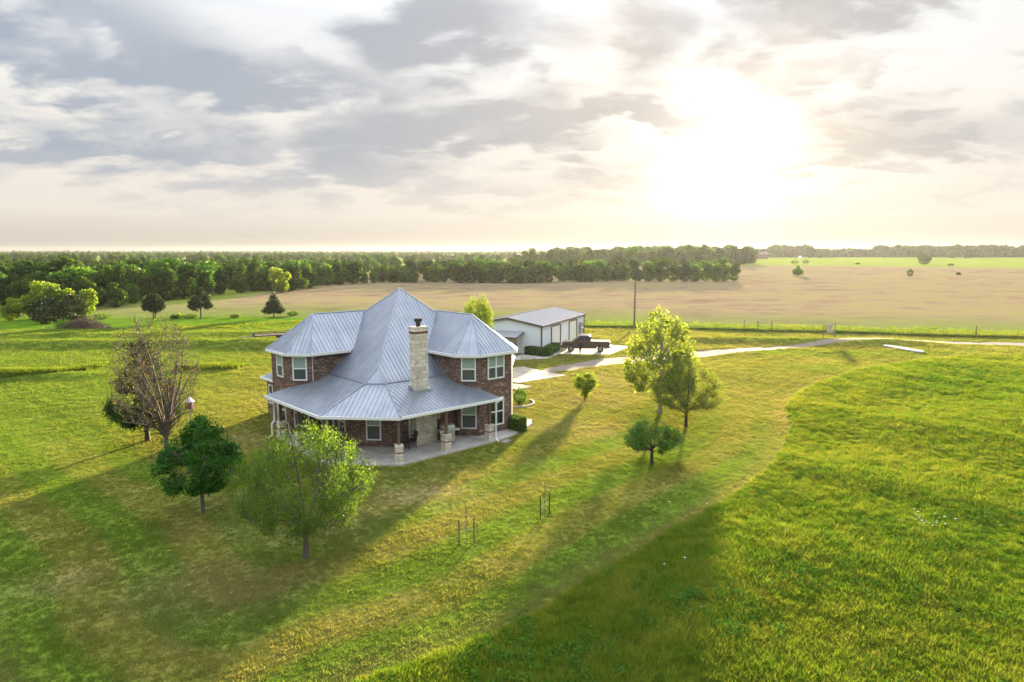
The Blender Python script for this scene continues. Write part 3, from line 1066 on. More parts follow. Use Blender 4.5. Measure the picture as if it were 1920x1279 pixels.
def rocker(loc, rz, label):
    o = armchair(loc, rz, M['rocker'], label, 'rocking_chair')
    for sx in (-1, 1):
        MB().tube([(sx * .27, -.45, .10), (sx * .27, -.2, .03), (sx * .27, .1, .02), (sx * .27, .4, .07), (sx * .27, .6, .14)], .025, 5).build('rocker_rail', M['rocker'], o)
    return o


rocker(wl(-2.1, 42.3, .13), R(-35), 'brown rocking chair on porch nearest the middle window')
rocker(wl(-3.0, 43.2, .13), R(-40), 'brown rocking chair in front of the two slanted porch windows')
armchair(wl(-4.1, 44.6, .12), R(-20), M['chair'], 'black patio chair in front of the white porch door')

gr = empty('gas_grill', wl(4.55, 44.2, .12), R(35), 'stainless steel gas grill standing on the porch', 'grill')
MB().box((0, 0, .42), (.85, .5, .76)).build('cabinet', M['steel'], gr, bevel=.02)
lid = MB()
prof = [(-.27, .9), (-.27, 1.02), (-.16, 1.18), (.05, 1.24), (.22, 1.14), (.27, .9)]
lid.add([(-.43, y, z) for y, z in prof] + [(.43, y, z) for y, z in prof], [tuple(range(6)), tuple(reversed(range(6, 12)))] + [(i, i + 6, (i + 1) % 6 + 6, (i + 1) % 6) for i in range(6)])
lid.build('lid', M['steel'], gr)
MB().box((0, -.29, .86), (1.5, .10, .10)).build('control_panel', M['lens'], gr)
for k in range(5):
    MB().tube([(-.34 + .17 * k, -.34, .86), (-.34 + .17 * k, -.38, .86)], .03, 8).build('knob', M['black'], gr)
for sx in (-1, 1):
    MB().box((sx * .6, 0, .89), (.32, .5, .03)).build('side_shelf', M['steel'], gr)

fw = empty('firewood_stack', wl(4.25, 44.95, .12), R(45) + PHI, 'split firewood stacked against the wall beside the fireplace', 'firewood')
mw = MB()
for i in range(9):
    for k in range(7):
        mw.tube([(-.42 + .13 * k + random.uniform(-.02, .02), -.18 + random.uniform(-.04, .04), .08 + .15 * i), (-.42 + .13 * k, .22, .08 + .15 * i)], random.uniform(.055, .075), 6)
mw.build('log', simple('split_wood', (0.22, 0.12, 0.06), 0.85, var=0.6, scale=7), fw)
wa = MB()
for k in range(7):
    pts = [(math.cos(t) * (.04 + .02 * t) + (k - 3) * .2, 0, math.sin(t) * (.04 + .02 * t) + .06 * (k % 2)) for t in np.linspace(0, 5.5, 12)]
    wa.tube(pts, .014, 5)
w_ = wa.build('wall_scroll', simple('pale_scroll', (0.5, 0.36, 0.26), 0.6))
w_.location = wl(3.98, 45.40, 1.78)
w_.rotation_euler = (0, 0, R(45) + PHI)
tag(w_, 'pale scrollwork decoration on the brick wall above the grill', 'wall decoration')

# ------------------------------------------------------------------ metal barn
bx, by = g_at(1015, 665)
bdir = Vector((g_at(1094, 634)[0] - bx, g_at(1094, 634)[1] - by, 0))
BL = bdir.length
barn = empty('metal_barn', (bx, by, 0), math.atan2(bdir.y, bdir.x), 'pale grey metal barn with low gable roof and two roller doors', 'barn')
BW, BH, BR = 9.0, 3.5, 4.3      # local x along the door side, local y to the back


def siding_mat():
    m, g, out = new_mat('ribbed_siding')
    uv = g.new('ShaderNodeTexCoord').outputs['UV']
    s_ = g.new('ShaderNodeSeparateXYZ')
    g.put(s_.inputs[0], uv)
    w = g.m('FRACT', g.m('MULTIPLY', s_.outputs[0], 1 / 0.3))
    rib = g.sstep(g.m('ABSOLUTE', g.m('SUBTRACT', w, 0.5)), 0.38, 0.46)
    n = g.noise(uv, 0.6, 3)
    principled(g, out, g.mix(n, (0.66, 0.735, 0.82), (0.74, 0.80, 0.87)), 0.5, normal=bump(g, rib, 0.8, 0.03))
    return m


bw = MB()
bw.add([(0, 0, -.2), (BL, 0, -.2), (BL, BW, -.2), (0, BW, -.2), (0, 0, BH), (BL, 0, BH), (BL, BW, BH), (0, BW, BH), (0, BW / 2, BR), (BL, BW / 2, BR)],
       [(0, 1, 5, 4), (2, 3, 7, 6), (1, 2, 6, 9, 5), (3, 0, 4, 8, 7)])
bw.build('wall', siding_mat(), barn)
br = MB()
roof_face(br, [(-.25, -.2, BH + .06), (BL + .25, -.2, BH + .06), (BL + .25, BW / 2, BR + .1), (-.25, BW / 2, BR + .1)], .06, .45)
roof_face(br, [(-.25, BW + .2, BH + .06), (BL + .25, BW + .2, BH + .06), (BL + .25, BW / 2, BR + .1), (-.25, BW / 2, BR + .1)], .06, .45)
bm_ = simple('barn_roof_metal', (0.33, 0.345, 0.39), 0.5, 0.25, var=.1, scale=.5)
o = br.build('roof', bm_, barn)
tr = MB()
for x in (-.26, BL + .26):
    tr.bar((x, -.22, BH), (x, BW / 2, BR + .03), .05, .22)
    tr.bar((x, BW + .22, BH), (x, BW / 2, BR + .03), .05, .22)
tr.bar((-.25, -.25, BH - .02), (BL + .25, -.25, BH - .02), .08, .18)
for x, y in ((-.03, -.03), (BL + .03, -.03), (-.03, BW + .03), (BL + .03, BW + .03)):
    tr.box((x, y, BH / 2), (.16, .16, BH))
tr.build('trim', M['brown'], barn)


def barn_x(u, v):
    x, y = g_at(u, v)
    return (x - bx) * bdir.x / BL + (y - by) * bdir.y / BL


for u0, u1, v0 in ((1033.7, 1049, 655), (1066.7, 1079.5, 643)):
    # where along the door wall each jamb falls
    def hit(u):
        k = (u - 960) / 1280
        # ray x = k*y' with y' ~ depth along view; solve with wall line
        d = bdir / BL
        yy = 0.9914
        t = (bx - k * by / yy) / (k * d.y / yy - d.x)
        return t
    a, b = hit(u0), hit(u1)
    dm = MB()
    nsl = 14
    for k in range(nsl):
        dm.box(((a + b) / 2, -.03 - .012 * (k % 2), .06 + 3.0 * (k + .5) / nsl), (b - a, .05, 3.0 / nsl))
    rd = dm.build('roller_door', simple('roller_door_white', (0.74, 0.74, 0.73), .5, var=.04), barn)
    fm = MB().box((b + .12, -.05, 1.55), (.30, .16, 3.1)).box(((a + b) / 2 - .03, -.05, 3.12), (b - a + .26, .14, .12)).box((a - .08, -.05, 1.5), (.12, .12, 3.0))
    fm.build('door_frame', M['brown'], rd)
hx = hit(1086.5)
MB().box((hx, -.22, 1.35), (1.1, .4, 0.75)).box((hx, -.22, 2.2), (1.0, .3, .6)).build('wall_unit', M['galv'], barn)
# lean-to canopy over the small door, on the gable end
cn = MB()
can0, can1 = 2.3, 6.6
roof_face(cn, [(0, can0, 2.75), (0, can1, 2.75), (-2.6, can1, 2.3), (-2.6, can0, 2.3)], .06, .4)
cno = cn.build('canopy', bm_, barn)
ct = MB()
for y in (can0 + .1, can1 - .1): ct.box((-2.5, y, 1.15), (.11, .11, 2.3))
ct.bar((-2.6, can0 - .02, 2.22), (-2.6, can1 + .02, 2.22), .06, .16).bar((0, can0 - .03, 2.67), (-2.6, can0 - .03, 2.22), .06, .16)
ct.build('canopy_post', M['brown'], cno)
d_ = MB().box((-.04, 3.6, 1.05), (.06, .95, 2.1)).build('side_door', M['white'], barn)
MB().box((-.09, 3.25, 1.0), (.05, .1, .1)).build('handle', M['galv'], d_)

# ------------------------------------------------------------------ pickup truck
f0, r0 = Vector((*g_at(1070.4, 661), 0)), Vector((*g_at(1125.6, 662.2), 0))
fwd = (f0 - r0).normalized()
tz = float(gz(9, 85)) + .06
side = Vector((fwd.y, -fwd.x, 0))          # towards the far side
mid = (f0 + r0) / 2
left = Vector((-fwd.y, fwd.x, 0))
near = left if left.y < 0 else -left
ctr = mid - near * 0.95
truck = empty('pickup_truck', (ctr.x, ctr.y, tz), math.atan2(fwd.y, fwd.x), 'dark brown crew cab pickup truck parked on the concrete before the barn', 'pickup truck')
truck.scale = (1, 1, 1.08)
WB = (f0 - r0).length / 2
paint = simple('truck_paint', (0.075, 0.052, 0.046), 0.3, .3, var=.05, spec=.6)
WR = .41


def arch(x, n=7):
    return [(x + math.cos(t) * (WR + .09), WR + math.sin(t) * (WR + .07)) for t in np.linspace(0, math.pi, n)]


lowp = [(-2.95, .62), (-2.95, 1.22), (-.62, 1.24), (-.62, 1.26), (1.55, 1.26), (2.55, 1.20), (2.92, 1.08), (2.98, .55), (2.75, .45)]
lowp += [(x, z) for x, z in arch(WB)] + [(-WB + WR + .12, .45)] + [(x, z) for x, z in arch(-WB)] + [(-2.9, .55)]
tb = MB()


def extr(mb, prof, w, inset=0.0):
    n = len(prof)
    vs = [(x, -w, z) for x, z in prof] + [(x, w, z) for x, z in prof]
    mb.add(vs, [tuple(range(n)), tuple(reversed(range(n, 2 * n)))] + [(i, n + i, n + (i + 1) % n, (i + 1) % n) for i in range(n)])


extr(tb, lowp, .98)
body = tb.build('body', paint, truck, bevel=.03)
# cab: tapered glasshouse
cabp = [(-.66, 1.24), (-.55, 1.88), (-.35, 1.95), (.62, 1.95), (.85, 1.86), (1.62, 1.25)]
cb = MB()
n = len(cabp)
vs = []
for sgn in (-1, 1):
    for x, z in cabp:
        k = (z - 1.24) / .7
        vs.append((x, sgn * (.95 - .17 * k), z))
cb.add(vs, [tuple(range(n)), tuple(reversed(range(n, 2 * n)))] + [(i, n + i, n + (i + 1) % n, (i + 1) % n) for i in range(n)])
cb.build('cab', paint, truck, bevel=.03)
for sgn in (-1, 1):
    for pts in ([(-.5, 1.32), (-.42, 1.8), (.16, 1.82), (.16, 1.32)], [(.24, 1.32), (.24, 1.82), (.66, 1.82), (1.3, 1.32)]):
        vs = [(x, sgn * (.95 - .17 * (z - 1.24) / .7 + .012), z) for x, z in pts]
        MB().add(vs + [(x, y - sgn * .03, z) for x, y, z in vs], [(0, 1, 2, 3), (7, 6, 5, 4), (0, 4, 5, 1), (1, 5, 6, 2), (2, 6, 7, 3), (3, 7, 4, 0)]).build('side_window', M['darkpane'], truck)
    MB().box((1.12, sgn * 1.07, 1.36), (.14, .2, .2)).build('mirror', M['black'], truck)
    MB().box((-2.94, sgn * .88, 1.0), (.1, .2, .4)).build('tail_light', M['red'], truck)
    MB().box((2.9, sgn * .78, .95), (.12, .36, .18)).build('headlight', M['lens'], truck)
    dl = MB().box((.2, sgn * .985, 1.12), (.16, .02, .03)).build('door_handle', M['black'], truck)
MB().add([(.88, -.68, 1.83), (.88, .68, 1.83), (1.60, .86, 1.29), (1.60, -.86, 1.29), (.90, -.68, 1.86), (.90, .68, 1.86), (1.63, .86, 1.31), (1.63, -.86, 1.31)],
         [(0, 1, 2, 3), (7, 6, 5, 4), (0, 4, 5, 1), (1, 5, 6, 2), (2, 6, 7, 3), (3, 7, 4, 0)]).build('windshield', M['darkpane'], truck)
MB().box((-.62, 0, 1.58), (.05, 1.4, .4)).build('rear_window', M['darkpane'], truck)
MB().box((-1.80, 0, 1.27), (2.24, 1.80, .05)).build('bed_cover', simple('bed_cover', (0.34, 0.30, 0.26), .35), truck, bevel=.02)  # cream base colour stands in for the sky reflected in the cover
MB().box((-3.05, 0, .62), (.2, 1.9, .2)).build('bumper', M['galv'], truck, bevel=.02)
MB().box((3.0, 0, .62), (.14, 1.9, .26)).build('bumper', M['black'], truck, bevel=.02)
MB().box((2.97, 0, .93), (.06, 1.1, .26)).build('grille', M['black'], truck)
for sx in (WB, -WB):
    for sgn in (-1, 1):
        t = MB().tube([(sx, sgn * .96, WR), (sx, sgn * .93, WR), (sx, sgn * .72, WR), (sx, sgn * .69, WR)], [WR * .93, WR, WR, WR * .93], 20).build('wheel', M['tyre'], truck)
        MB().tube([(sx, sgn * .975, WR), (sx, sgn * .95, WR)], [.22, .26], 12).build('rim', M['rim'], t)

# the person beside the truck
pr = empty('person', (*g_at(1088, 664.5), tz), math.atan2(fwd.y, fwd.x) + R(55), 'person in dark clothes standing beside the front door of the pickup truck', 'person')
J = {'pelvis': (0, 0, .95), 'belly': (0, 0, 1.12), 'chest': (0, .0, 1.35), 'neck': (0, 0, 1.50), 'head0': (0.01, 0, 1.60), 'head1': (.02, 0, 1.72)}
verts, rad, edges, idx = [], [], [], {}


def jt(nm, p, r, parent=None):
    idx[nm] = len(verts)
    verts.append(p)
    rad.append(r)
    if parent: edges.append((idx[parent], idx[nm]))


jt('pelvis', (0, 0, .95), (.15, .12)); jt('belly', (0, 0, 1.12), (.14, .11), 'pelvis'); jt('chest', (0, 0, 1.34), (.18, .13), 'belly')
jt('neck', (0, 0, 1.50), (.06, .06), 'chest'); jt('h0', (.02, 0, 1.60), (.085, .09), 'neck'); jt('h1', (.01, 0, 1.73), (.08, .085), 'h0'); jt('nose', (.115, 0, 1.63), (.014, .014), 'h0')
for s in (-1, 1):
    k = str(s)
    jt('sh' + k, (0, s * .20, 1.42), (.06, .06), 'chest'); jt('el' + k, (-.02, s * .26, 1.14), (.045, .045), 'sh' + k)
    jt('wr' + k, (.08, s * .25, .90), (.032, .032), 'el' + k); jt('pa' + k, (.11, s * .25, .83), (.036, .022), 'wr' + k)
    for i in range(4):
        jt('f%s%d' % (k, i), (.09 + .022 * i, s * .25, .775 - .006 * (i % 3)), (.009, .009), 'pa' + k)
        jt('g%s%d' % (k, i), (.10 + .02 * i, s * .235, .735 - .008 * (i % 3)), (.008, .008), 'f%s%d' % (k, i))
    jt('th' + k, (.145, s * .235, .80), (.010, .010), 'pa' + k)
    jt('hp' + k, (0, s * .10, .90), (.10, .10), 'pelvis'); jt('kn' + k, (.03 * s + .01, s * .11, .49), (.065, .065), 'hp' + k)
    jt('an' + k, (.03 * s - .02, s * .12, .09), (.045, .045), 'kn' + k); jt('to' + k, (.03 * s + .14, s * .14, .045), (.045, .035), 'an' + k)
me = bpy.data.meshes.new('body')
me.from_pydata(verts, edges, [])
me.materials.append(simple('dark_clothes', (0.028, 0.022, 0.026), .9))
po = bpy.data.objects.new('body', me)
COL.objects.link(po)
po.parent = pr
po.modifiers.new('skin', 'SKIN').use_smooth_shade = True
for i, rr in enumerate(rad):
    me.skin_vertices[0].data[i].radius = rr
    me.skin_vertices[0].data[i].use_root = (i == 0)
po.modifiers.new('sub', 'SUBSURF').render_levels = 2
hr = MB()
for i in range(5):
    pass
bmh = bmesh.new()
bmesh.ops.create_uvsphere(bmh, u_segments=12, v_segments=8, radius=.105)
for v in bmh.verts:
    v.co = Vector((v.co.x * 1.0 - .015, v.co.y * .95, v.co.z * 1.05 + 1.69 + (.03 if v.co.x > .05 else 0)))
meh = bpy.data.meshes.new('hair')
bmh.to_mesh(meh)
bmh.free()
meh.materials.append(M['darkb'])
ho = bpy.data.objects.new('hair', meh)
COL.objects.link(ho)
ho.parent = pr

bg_ = MB()
for k in range(6):
    a = k * 1.05
    bg_.tube([(-.16 + .05 * k, -.02, .0), (-.13 + .05 * k, .03 * math.sin(a), .12 + .03 * math.sin(a)), (-.1 + .05 * k, .05, .17 - .015 * k)], [.09, .08, .03], 8)
bo = bg_.build('bag', M['black'], None, smooth=True)
bo.location = (*g_at(1082.5, 671), float(gz(*g_at(1082.5, 671))) - .01)
tag(bo, 'small black bag lying on the shaded grass in front of the pickup', 'bag')


# ------------------------------------------------------------------ trees
def leaves_mesh(name, C, size, m, parent, up=0.0, aspect=0.55, seed=1):
    """C: (n,3) leaf centres; each leaf a small folded rhombus of its own"""
    r = np.random.default_rng(seed)
    n = len(C)
    d = r.normal(size=(n, 3))
    d[:, 2] += up
    d /= np.linalg.norm(d, axis=1)[:, None]
    q = r.normal(size=(n, 3))
    a = np.cross(d, q)
    a /= np.linalg.norm(a, axis=1)[:, None] + 1e-9
    s = (size * r.uniform(0.45, 1.6, n))[:, None]
    V = np.stack([C - d * s * .5, C + a * s * aspect * .5, C + d * s * .5, C - a * s * aspect * .5], 1).reshape(-1, 3)
    F = np.arange(n * 4).reshape(n, 4)
    return np_mesh(name, V, F, m, parent)


def tubes_np(name, paths, m, parent, sides=5):
    V, F, o = [], [], 0
    an = np.arange(sides) * 2 * np.pi / sides
    for P, Rr in paths:
        k = len(P)
        T = np.gradient(P, axis=0)
        T /= np.linalg.norm(T, axis=1)[:, None] + 1e-9
        ref = np.array([0.31, 0.17, 0.93]) if abs(T[0][2]) < .9 else np.array([1.0, 0.2, 0])
        A = np.cross(T, ref)
        A /= np.linalg.norm(A, axis=1)[:, None] + 1e-9
        B = np.cross(T, A)
        ring = P[:, None] + (A[:, None] * np.cos(an)[None, :, None] + B[:, None] * np.sin(an)[None, :, None]) * Rr[:, None, None]
        V.append(ring.reshape(-1, 3))
        i = (np.arange(k - 1) * sides)[:, None]
        j = np.arange(sides)[None]
        F.append((np.stack([i + j, i + (j + 1) % sides, i + sides + (j + 1) % sides, i + sides + j], -1).reshape(-1, 4)) + o)
        o += k * sides
    return np_mesh(name, np.concatenate(V), np.concatenate(F), m, parent, smooth=True)


def bez(p0, p1, p2, n):
    t = np.linspace(0, 1, n)[:, None]
    return (1 - t) ** 2 * p0 + 2 * t * (1 - t) * p1 + t * t * p2


def sample_env(r, prof, n, shell=0.35, sx=1.0, sy=1.0):
    """points in a body of revolution: prof = [(z, radius), ...]"""
    zs, rs = np.array(prof).T
    out = []
    while len(out) < n:
        z = r.uniform(zs[0], zs[-1])
        rad = np.interp(z, zs, rs)
        if r.uniform() < (rad / rs.max()) ** 2 + .05:
            q = math.sqrt(r.uniform(shell, 1)) * rad
            a = r.uniform(0, 2 * math.pi)
            out.append((q * math.cos(a) * sx, q * math.sin(a) * sy, z))
    return np.array(out)


def tree(name, label, loc, prof, leaf, bark, fork=(1.0, 2.0), r0=.12, n_main=7, n_sec=45, n_twig=500, per=28, size=.09, spread=.16, seed=3,
         shell=.3, up=.5, lift=.55, group=None, cat='tree', aspect=.55, lobes=0, lean=(0, 0), twig_r=.008, gap=0.0, stems=1, along=(.35, 1.05), leafup=0.0, off=(0, 0)):
    r = np.random.default_rng(seed)
    root = empty(name, loc, 0, label, cat, group)
    zt = prof[-1][0]
    paths = []
    nodes, nrad = [], []
    for st in range(stems):
        base = np.array([r.normal() * .12, r.normal() * .12, -.15]) if stems > 1 else np.array([0, 0, -.15])
        top = np.array([lean[0] + r.normal() * .25 * (stems > 1), lean[1] + r.normal() * .25 * (stems > 1), fork[1]])
        P = bez(base, np.array([base[0] + lean[0] * .2 + r.normal() * .04, base[1] + lean[1] * .2, fork[1] * .5]), top, 8)
        Rr = np.linspace(r0 * 1.25, r0 * .75, 8)
        Rr[0] *= 1.35
        paths.append((P, Rr))
        for k in range(3, 8):
            if P[k][2] >= fork[0] - .01:
                nodes.append(P[k]); nrad.append(Rr[k])
    main_nodes = len(nodes)
    env = sample_env(r, prof, n_main * 6, max(shell, .5))
    env[:, 0] += off[0]; env[:, 1] += off[1]
    # spread-out main targets
    tg = [env[np.argmax(env[:, 2])]]
    while len(tg) < n_main:
        dd = np.min(np.linalg.norm(env[:, None] - np.array(tg)[None], axis=2), axis=1)
        tg.append(env[np.argmax(dd * (0.6 + .4 * r.uniform(size=len(env))))])
    for t in tg:
        k = r.integers(0, main_nodes)
        s = nodes[k]
        L_ = np.linalg.norm(t - s)
        c = s + np.array([(t[0] - s[0]) * .35, (t[1] - s[1]) * .35, (t[2] - s[2]) * .35 + L_ * .12]) + r.normal(size=3) * .06 * L_
        P = bez(s, c, t, 10) + np.cumsum(r.normal(size=(10, 3)) * .006 * L_, 0) * np.linspace(0, 1, 10)[:, None]
        Rr = np.linspace(nrad[k] * .68, .018, 10)
        paths.append((P, Rr))
        nodes += list(P[2:]); nrad += list(Rr[2:])

    def attach(T, n, rmul, rmin, rend, pts):
        N = np.array(nodes)
        NR = np.array(nrad)
        segs = []
        for t in T:
            dv = t - N
            dist = np.linalg.norm(dv, axis=1) + np.clip(lift - dv[:, 2] / (np.linalg.norm(dv, axis=1) + 1e-6), 0, 2) * .55
            k = int(np.argmin(dist))
            s = N[k]
            L_ = np.linalg.norm(t - s)
            if L_ < .05: continue
            c = s + (t - s) * .45 + np.array([0, 0, -.10 * L_ if up < 0 else 0.0]) + r.normal(size=3) * .08 * L_ - np.array([0, 0, .10 * L_ * up])
            P = bez(s, c, t, pts)
            Rr = np.linspace(max(NR[k] * rmul, rmin), rend, pts)
            segs.append((P, Rr))
        return segs
    T2 = sample_env(r, prof, n_sec, shell)
    T2[:, 0] += off[0]; T2[:, 1] += off[1]
    sg = attach(T2, n_sec, .5, .014, .010, 7)
    paths += sg
    for P, Rr in sg:
        nodes += list(P[2:]); nrad += list(Rr[2:])
    T3 = sample_env(r, prof, n_twig, shell)
    T3[:, 0] += off[0]; T3[:, 1] += off[1]
    if lobes:
        cen = sample_env(r, prof, lobes, .45)
        cen[:, 0] += off[0]; cen[:, 1] += off[1]
        w = np.min(np.linalg.norm(T3[:, None] - cen[None], axis=2), axis=1)
        T3 = T3[np.argsort(w)[:int(n_twig * (1 - gap))]]
    tw = attach(T3, len(T3), .5, twig_r, twig_r * .6, 5)
    paths += tw
    tubes_np('trunk', paths, bark, root, 5)
    if per:
        C = []
        for P, Rr in tw:
            n = r.poisson(per)
            if not n: continue
            f = r.uniform(along[0], along[1], n)
            i = np.clip(f, 0, 1) * (len(P) - 1)
            a = np.clip(i.astype(int), 0, len(P) - 2)
            q = P[a] + (P[a + 1] - P[a]) * (f * (len(P) - 1) - a)[:, None]
            q = q + r.normal(size=(n, 3)) * spread * np.array([1, 1, .8 + leafup])
            C.append(q)
        C = np.concatenate(C)
        C = C[C[:, 2] > .25]
        leaves_mesh('crown', C, size, leaf, root, up=leafup, aspect=aspect, seed=seed + 50)
    return root


# nearest, light green vase-shaped tree
tree('young_elm', 'light green vase shaped tree on a pale trunk, nearest to the camera', gp(-8.55, 26.9),
     [(1.35, .9), (1.8, 2.1), (2.6, 2.9), (3.6, 3.05), (4.5, 2.4), (5.1, 1.5), (5.7, .6)], L['light'], M['elmbark'], fork=(1.05, 1.5), r0=.125, n_main=10, n_sec=90, n_twig=1350,
     per=33, size=.08, spread=.08, seed=11, shell=.10, up=.7, lift=.8, leafup=1.8, lobes=80, gap=.13, twig_r=.007, aspect=.42)
tree('oak_tree', 'dense dark green young tree between the bare tree and the light green tree', gp(-15.1, 32.0),
     [(1.15, .7), (1.5, 1.7), (2.3, 2.05), (3.2, 1.75), (4.1, 1.0), (4.85, .3)], L['deep'], M['bark'], fork=(.9, 2.6), r0=.085, n_main=10, n_sec=60, n_twig=620,
     per=52, size=.12, spread=.13, seed=21, shell=.2, up=.2, lift=.3, lobes=42, gap=.38, lean=(.1, 0))
tree('bare_tree', 'almost leafless grey tree with many upright stems', gp(-21.6, 41.4),
     [(1.6, 1.0), (2.6, 2.1), (4.2, 2.7), (6.0, 2.75), (7.6, 2.2), (8.9, 1.0)], L['bud'], M['greyb'], fork=(.8, 1.8), r0=.15, n_main=24, n_sec=260, n_twig=1900,
     per=1.7, size=.07, spread=.08, seed=31, shell=.05, up=.6, lift=.95, twig_r=.010, along=(.8, 1.02), off=(-.4, 0))
tree('juniper_tree', 'dark green juniper standing behind the leafless grey tree', gp(-24.6, 44.8),
     [(1.0, 1.3), (1.8, 2.3), (3.2, 2.1), (4.8, 1.5), (6.2, .8), (7.2, .2)], L['juniper'], M['darkb'], fork=(.7, 6.0), r0=.13, n_main=12, n_sec=60, n_twig=520,
     per=70, size=.13, spread=.17, seed=41, shell=.25, up=-.3, lift=-.2, lobes=24, gap=.3)
tree('round_shrub', 'small round bright green shrub tree with its long shadow, near the driveway', gp(6.2, 57.0),
     [(.35, .25), (.9, .6), (1.4, .95), (1.9, 1.05), (2.35, .5)], L['bright'], M['bark'], fork=(.15, .6), r0=.06, n_main=7, n_sec=26, n_twig=200,
     per=42, size=.11, spread=.12, seed=51, shell=.2, up=.4, lift=.5, lobes=10, gap=.2)
tree('sycamore_tree', 'tallest lawn tree, a loose yellow green cone beside the driveway', gp(11.6, 52.3),
     [(1.8, 1.9), (2.5, 2.9), (3.9, 2.95), (5.4, 2.55), (6.8, 1.9), (7.8, 1.1), (8.4, .4)], L['yellow'], M['paleb'], fork=(1.6, 6.2), r0=.13, n_main=18, n_sec=120, n_twig=1150,
     per=17, size=.15, spread=.15, seed=67, shell=.12, up=.4, lift=.35, lobes=80, gap=.20, aspect=.75)
tree('pear_tree', 'spreading olive green tree with dark limbs in front of the tallest lawn tree', gp(12.6, 48.2),
     [(1.2, 1.0), (1.6, 2.1), (2.4, 2.85), (3.3, 2.55), (4.2, 1.7), (5.0, .5)], L['olive'], M['darkb'], fork=(.9, 1.35), r0=.11, n_main=11, n_sec=80, n_twig=780,
     per=26, size=.10, spread=.12, seed=71, shell=.15, up=.5, lift=.7, twig_r=.010, aspect=.4)
tree('umbrella_tree', 'low flat topped tree with dark trunk alone on the lawn', gp(8.35, 39.4),
     [(.95, .8), (1.25, 1.6), (1.75, 1.75), (2.25, 1.35), (2.75, .45)], L['soft'], M['darkb'], fork=(.7, 1.15), r0=.10, n_main=9, n_sec=50, n_twig=480,
     per=34, size=.10, spread=.10, seed=81, shell=.1, up=.3, lift=.45, lobes=26, gap=.36)
tree('willow_tree', 'bright yellow green upright tree showing above the right wing of the house', gp(-4.1, 80.0),
     [(1.2, 1.0), (2.6, 1.9), (4.5, 2.1), (6.2, 1.7), (7.3, .9)], L['bright'], M['bark'], fork=(.8, 2.0), r0=.15, n_main=12, n_sec=60, n_twig=460,
     per=36, size=.17, spread=.16, seed=91, shell=.2, up=.6, lift=.8, leafup=1.0, aspect=.35)
# two lone cedars and a pine by the pasture
tree('cedar_tree', 'dark cedar with two bare stems, left of the three lone field trees', gp(-67.6, 128.6),
     [(1.3, .9), (2.0, 1.9), (3.2, 1.8), (4.2, 1.0), (4.7, .3)], L['cedar'], M['darkb'], fork=(.8, 3.4), r0=.12, n_main=9, n_sec=36, n_twig=220, per=40, size=.22, spread=.22, seed=101, up=-.2, lift=0, stems=2, group='lone dark trees by the pasture')
tree('cedar_tree', 'taller ragged cedar, the middle one of the lone field trees', gp(-58.8, 128.6),
     [(1.5, 1.0), (2.2, 2.3), (3.4, 1.8), (4.8, 1.2), (6.1, .3)], L['cedar'], M['darkb'], fork=(1.0, 4.8), r0=.13, n_main=10, n_sec=36, n_twig=230, per=36, size=.22, spread=.22, seed=111, up=-.2, lift=0, lobes=14, gap=.25, group='lone dark trees by the pasture')
tree('cedar_tree', 'neat pointed cedar, the lone field tree closest to the house roof', gp(-45.7, 130.6),
     [(.9, 1.3), (1.3, 2.1), (2.4, 1.35), (3.6, .7), (4.9, .08)], L['cedar'], M['darkb'], fork=(.7, 4.0), r0=.11, n_main=10, n_sec=36, n_twig=230, per=40, size=.2, spread=.18, seed=121, up=-.2, lift=-.1, group='lone dark trees by the pasture')
tree('sapling_pine', 'hazy small tree alone in the dry pasture on the right', gp(139.9, 335.9),
     [(.8, 1.6), (1.6, 2.6), (3.4, 1.7), (5.2, .3)], L['mid'], M['bark'], fork=(.5, 4), r0=.12, n_main=8, n_sec=20, n_twig=120, per=30, size=.4, spread=.4, seed=131)


def shrub(name, label, loc, rx, ry, rz_, leaf, n=2600, size=.10, seed=5, group=None, cat='shrub', rot=0.0, boxy=False):
    r = np.random.default_rng(seed)
    o = empty(name, loc, rot, label, cat, group)
    if boxy:
        C = r.uniform(-1, 1, (n, 3))
        f = r.integers(0, 3, n)
        s_ = np.sign(r.uniform(-1, 1, n)) * r.uniform(.82, 1.04, n)
        C[np.arange(n), f] = s_
        C = C * np.array([rx, ry, rz_ / 2]) + np.array([0, 0, rz_ / 2])
        C = C + r.normal(size=C.shape) * .035
    else:
        d = r.normal(size=(n, 3))
        d /= np.linalg.norm(d, axis=1)[:, None]
        lob = 1 + .16 * np.sin(d[:, 0] * 5 + seed) * np.cos(d[:, 1] * 6) + .1 * np.sin(d[:, 2] * 7)
        C = d * (lob * r.uniform(.55, 1.05, n) ** .6)[:, None] * np.array([rx, ry, rz_ / 2]) + np.array([0, 0, rz_ * .5])
    C = C[C[:, 2] > .02]
    leaves_mesh('foliage', C, size, leaf, o, seed=seed)
    st = []
    for k in range(7):
        a = k * .9
        st.append((bez(np.array([.05 * math.cos(a), .05 * math.sin(a), -.05]), np.array([.1 * rx * math.cos(a), .1 * ry * math.sin(a), rz_ * .4]), np.array([.6 * rx * math.cos(a), .6 * ry * math.sin(a), rz_ * .75]), 5), np.linspace(.025, .01, 5)))
    tubes_np('stem', st, M['bark'], o, 5)
    return o


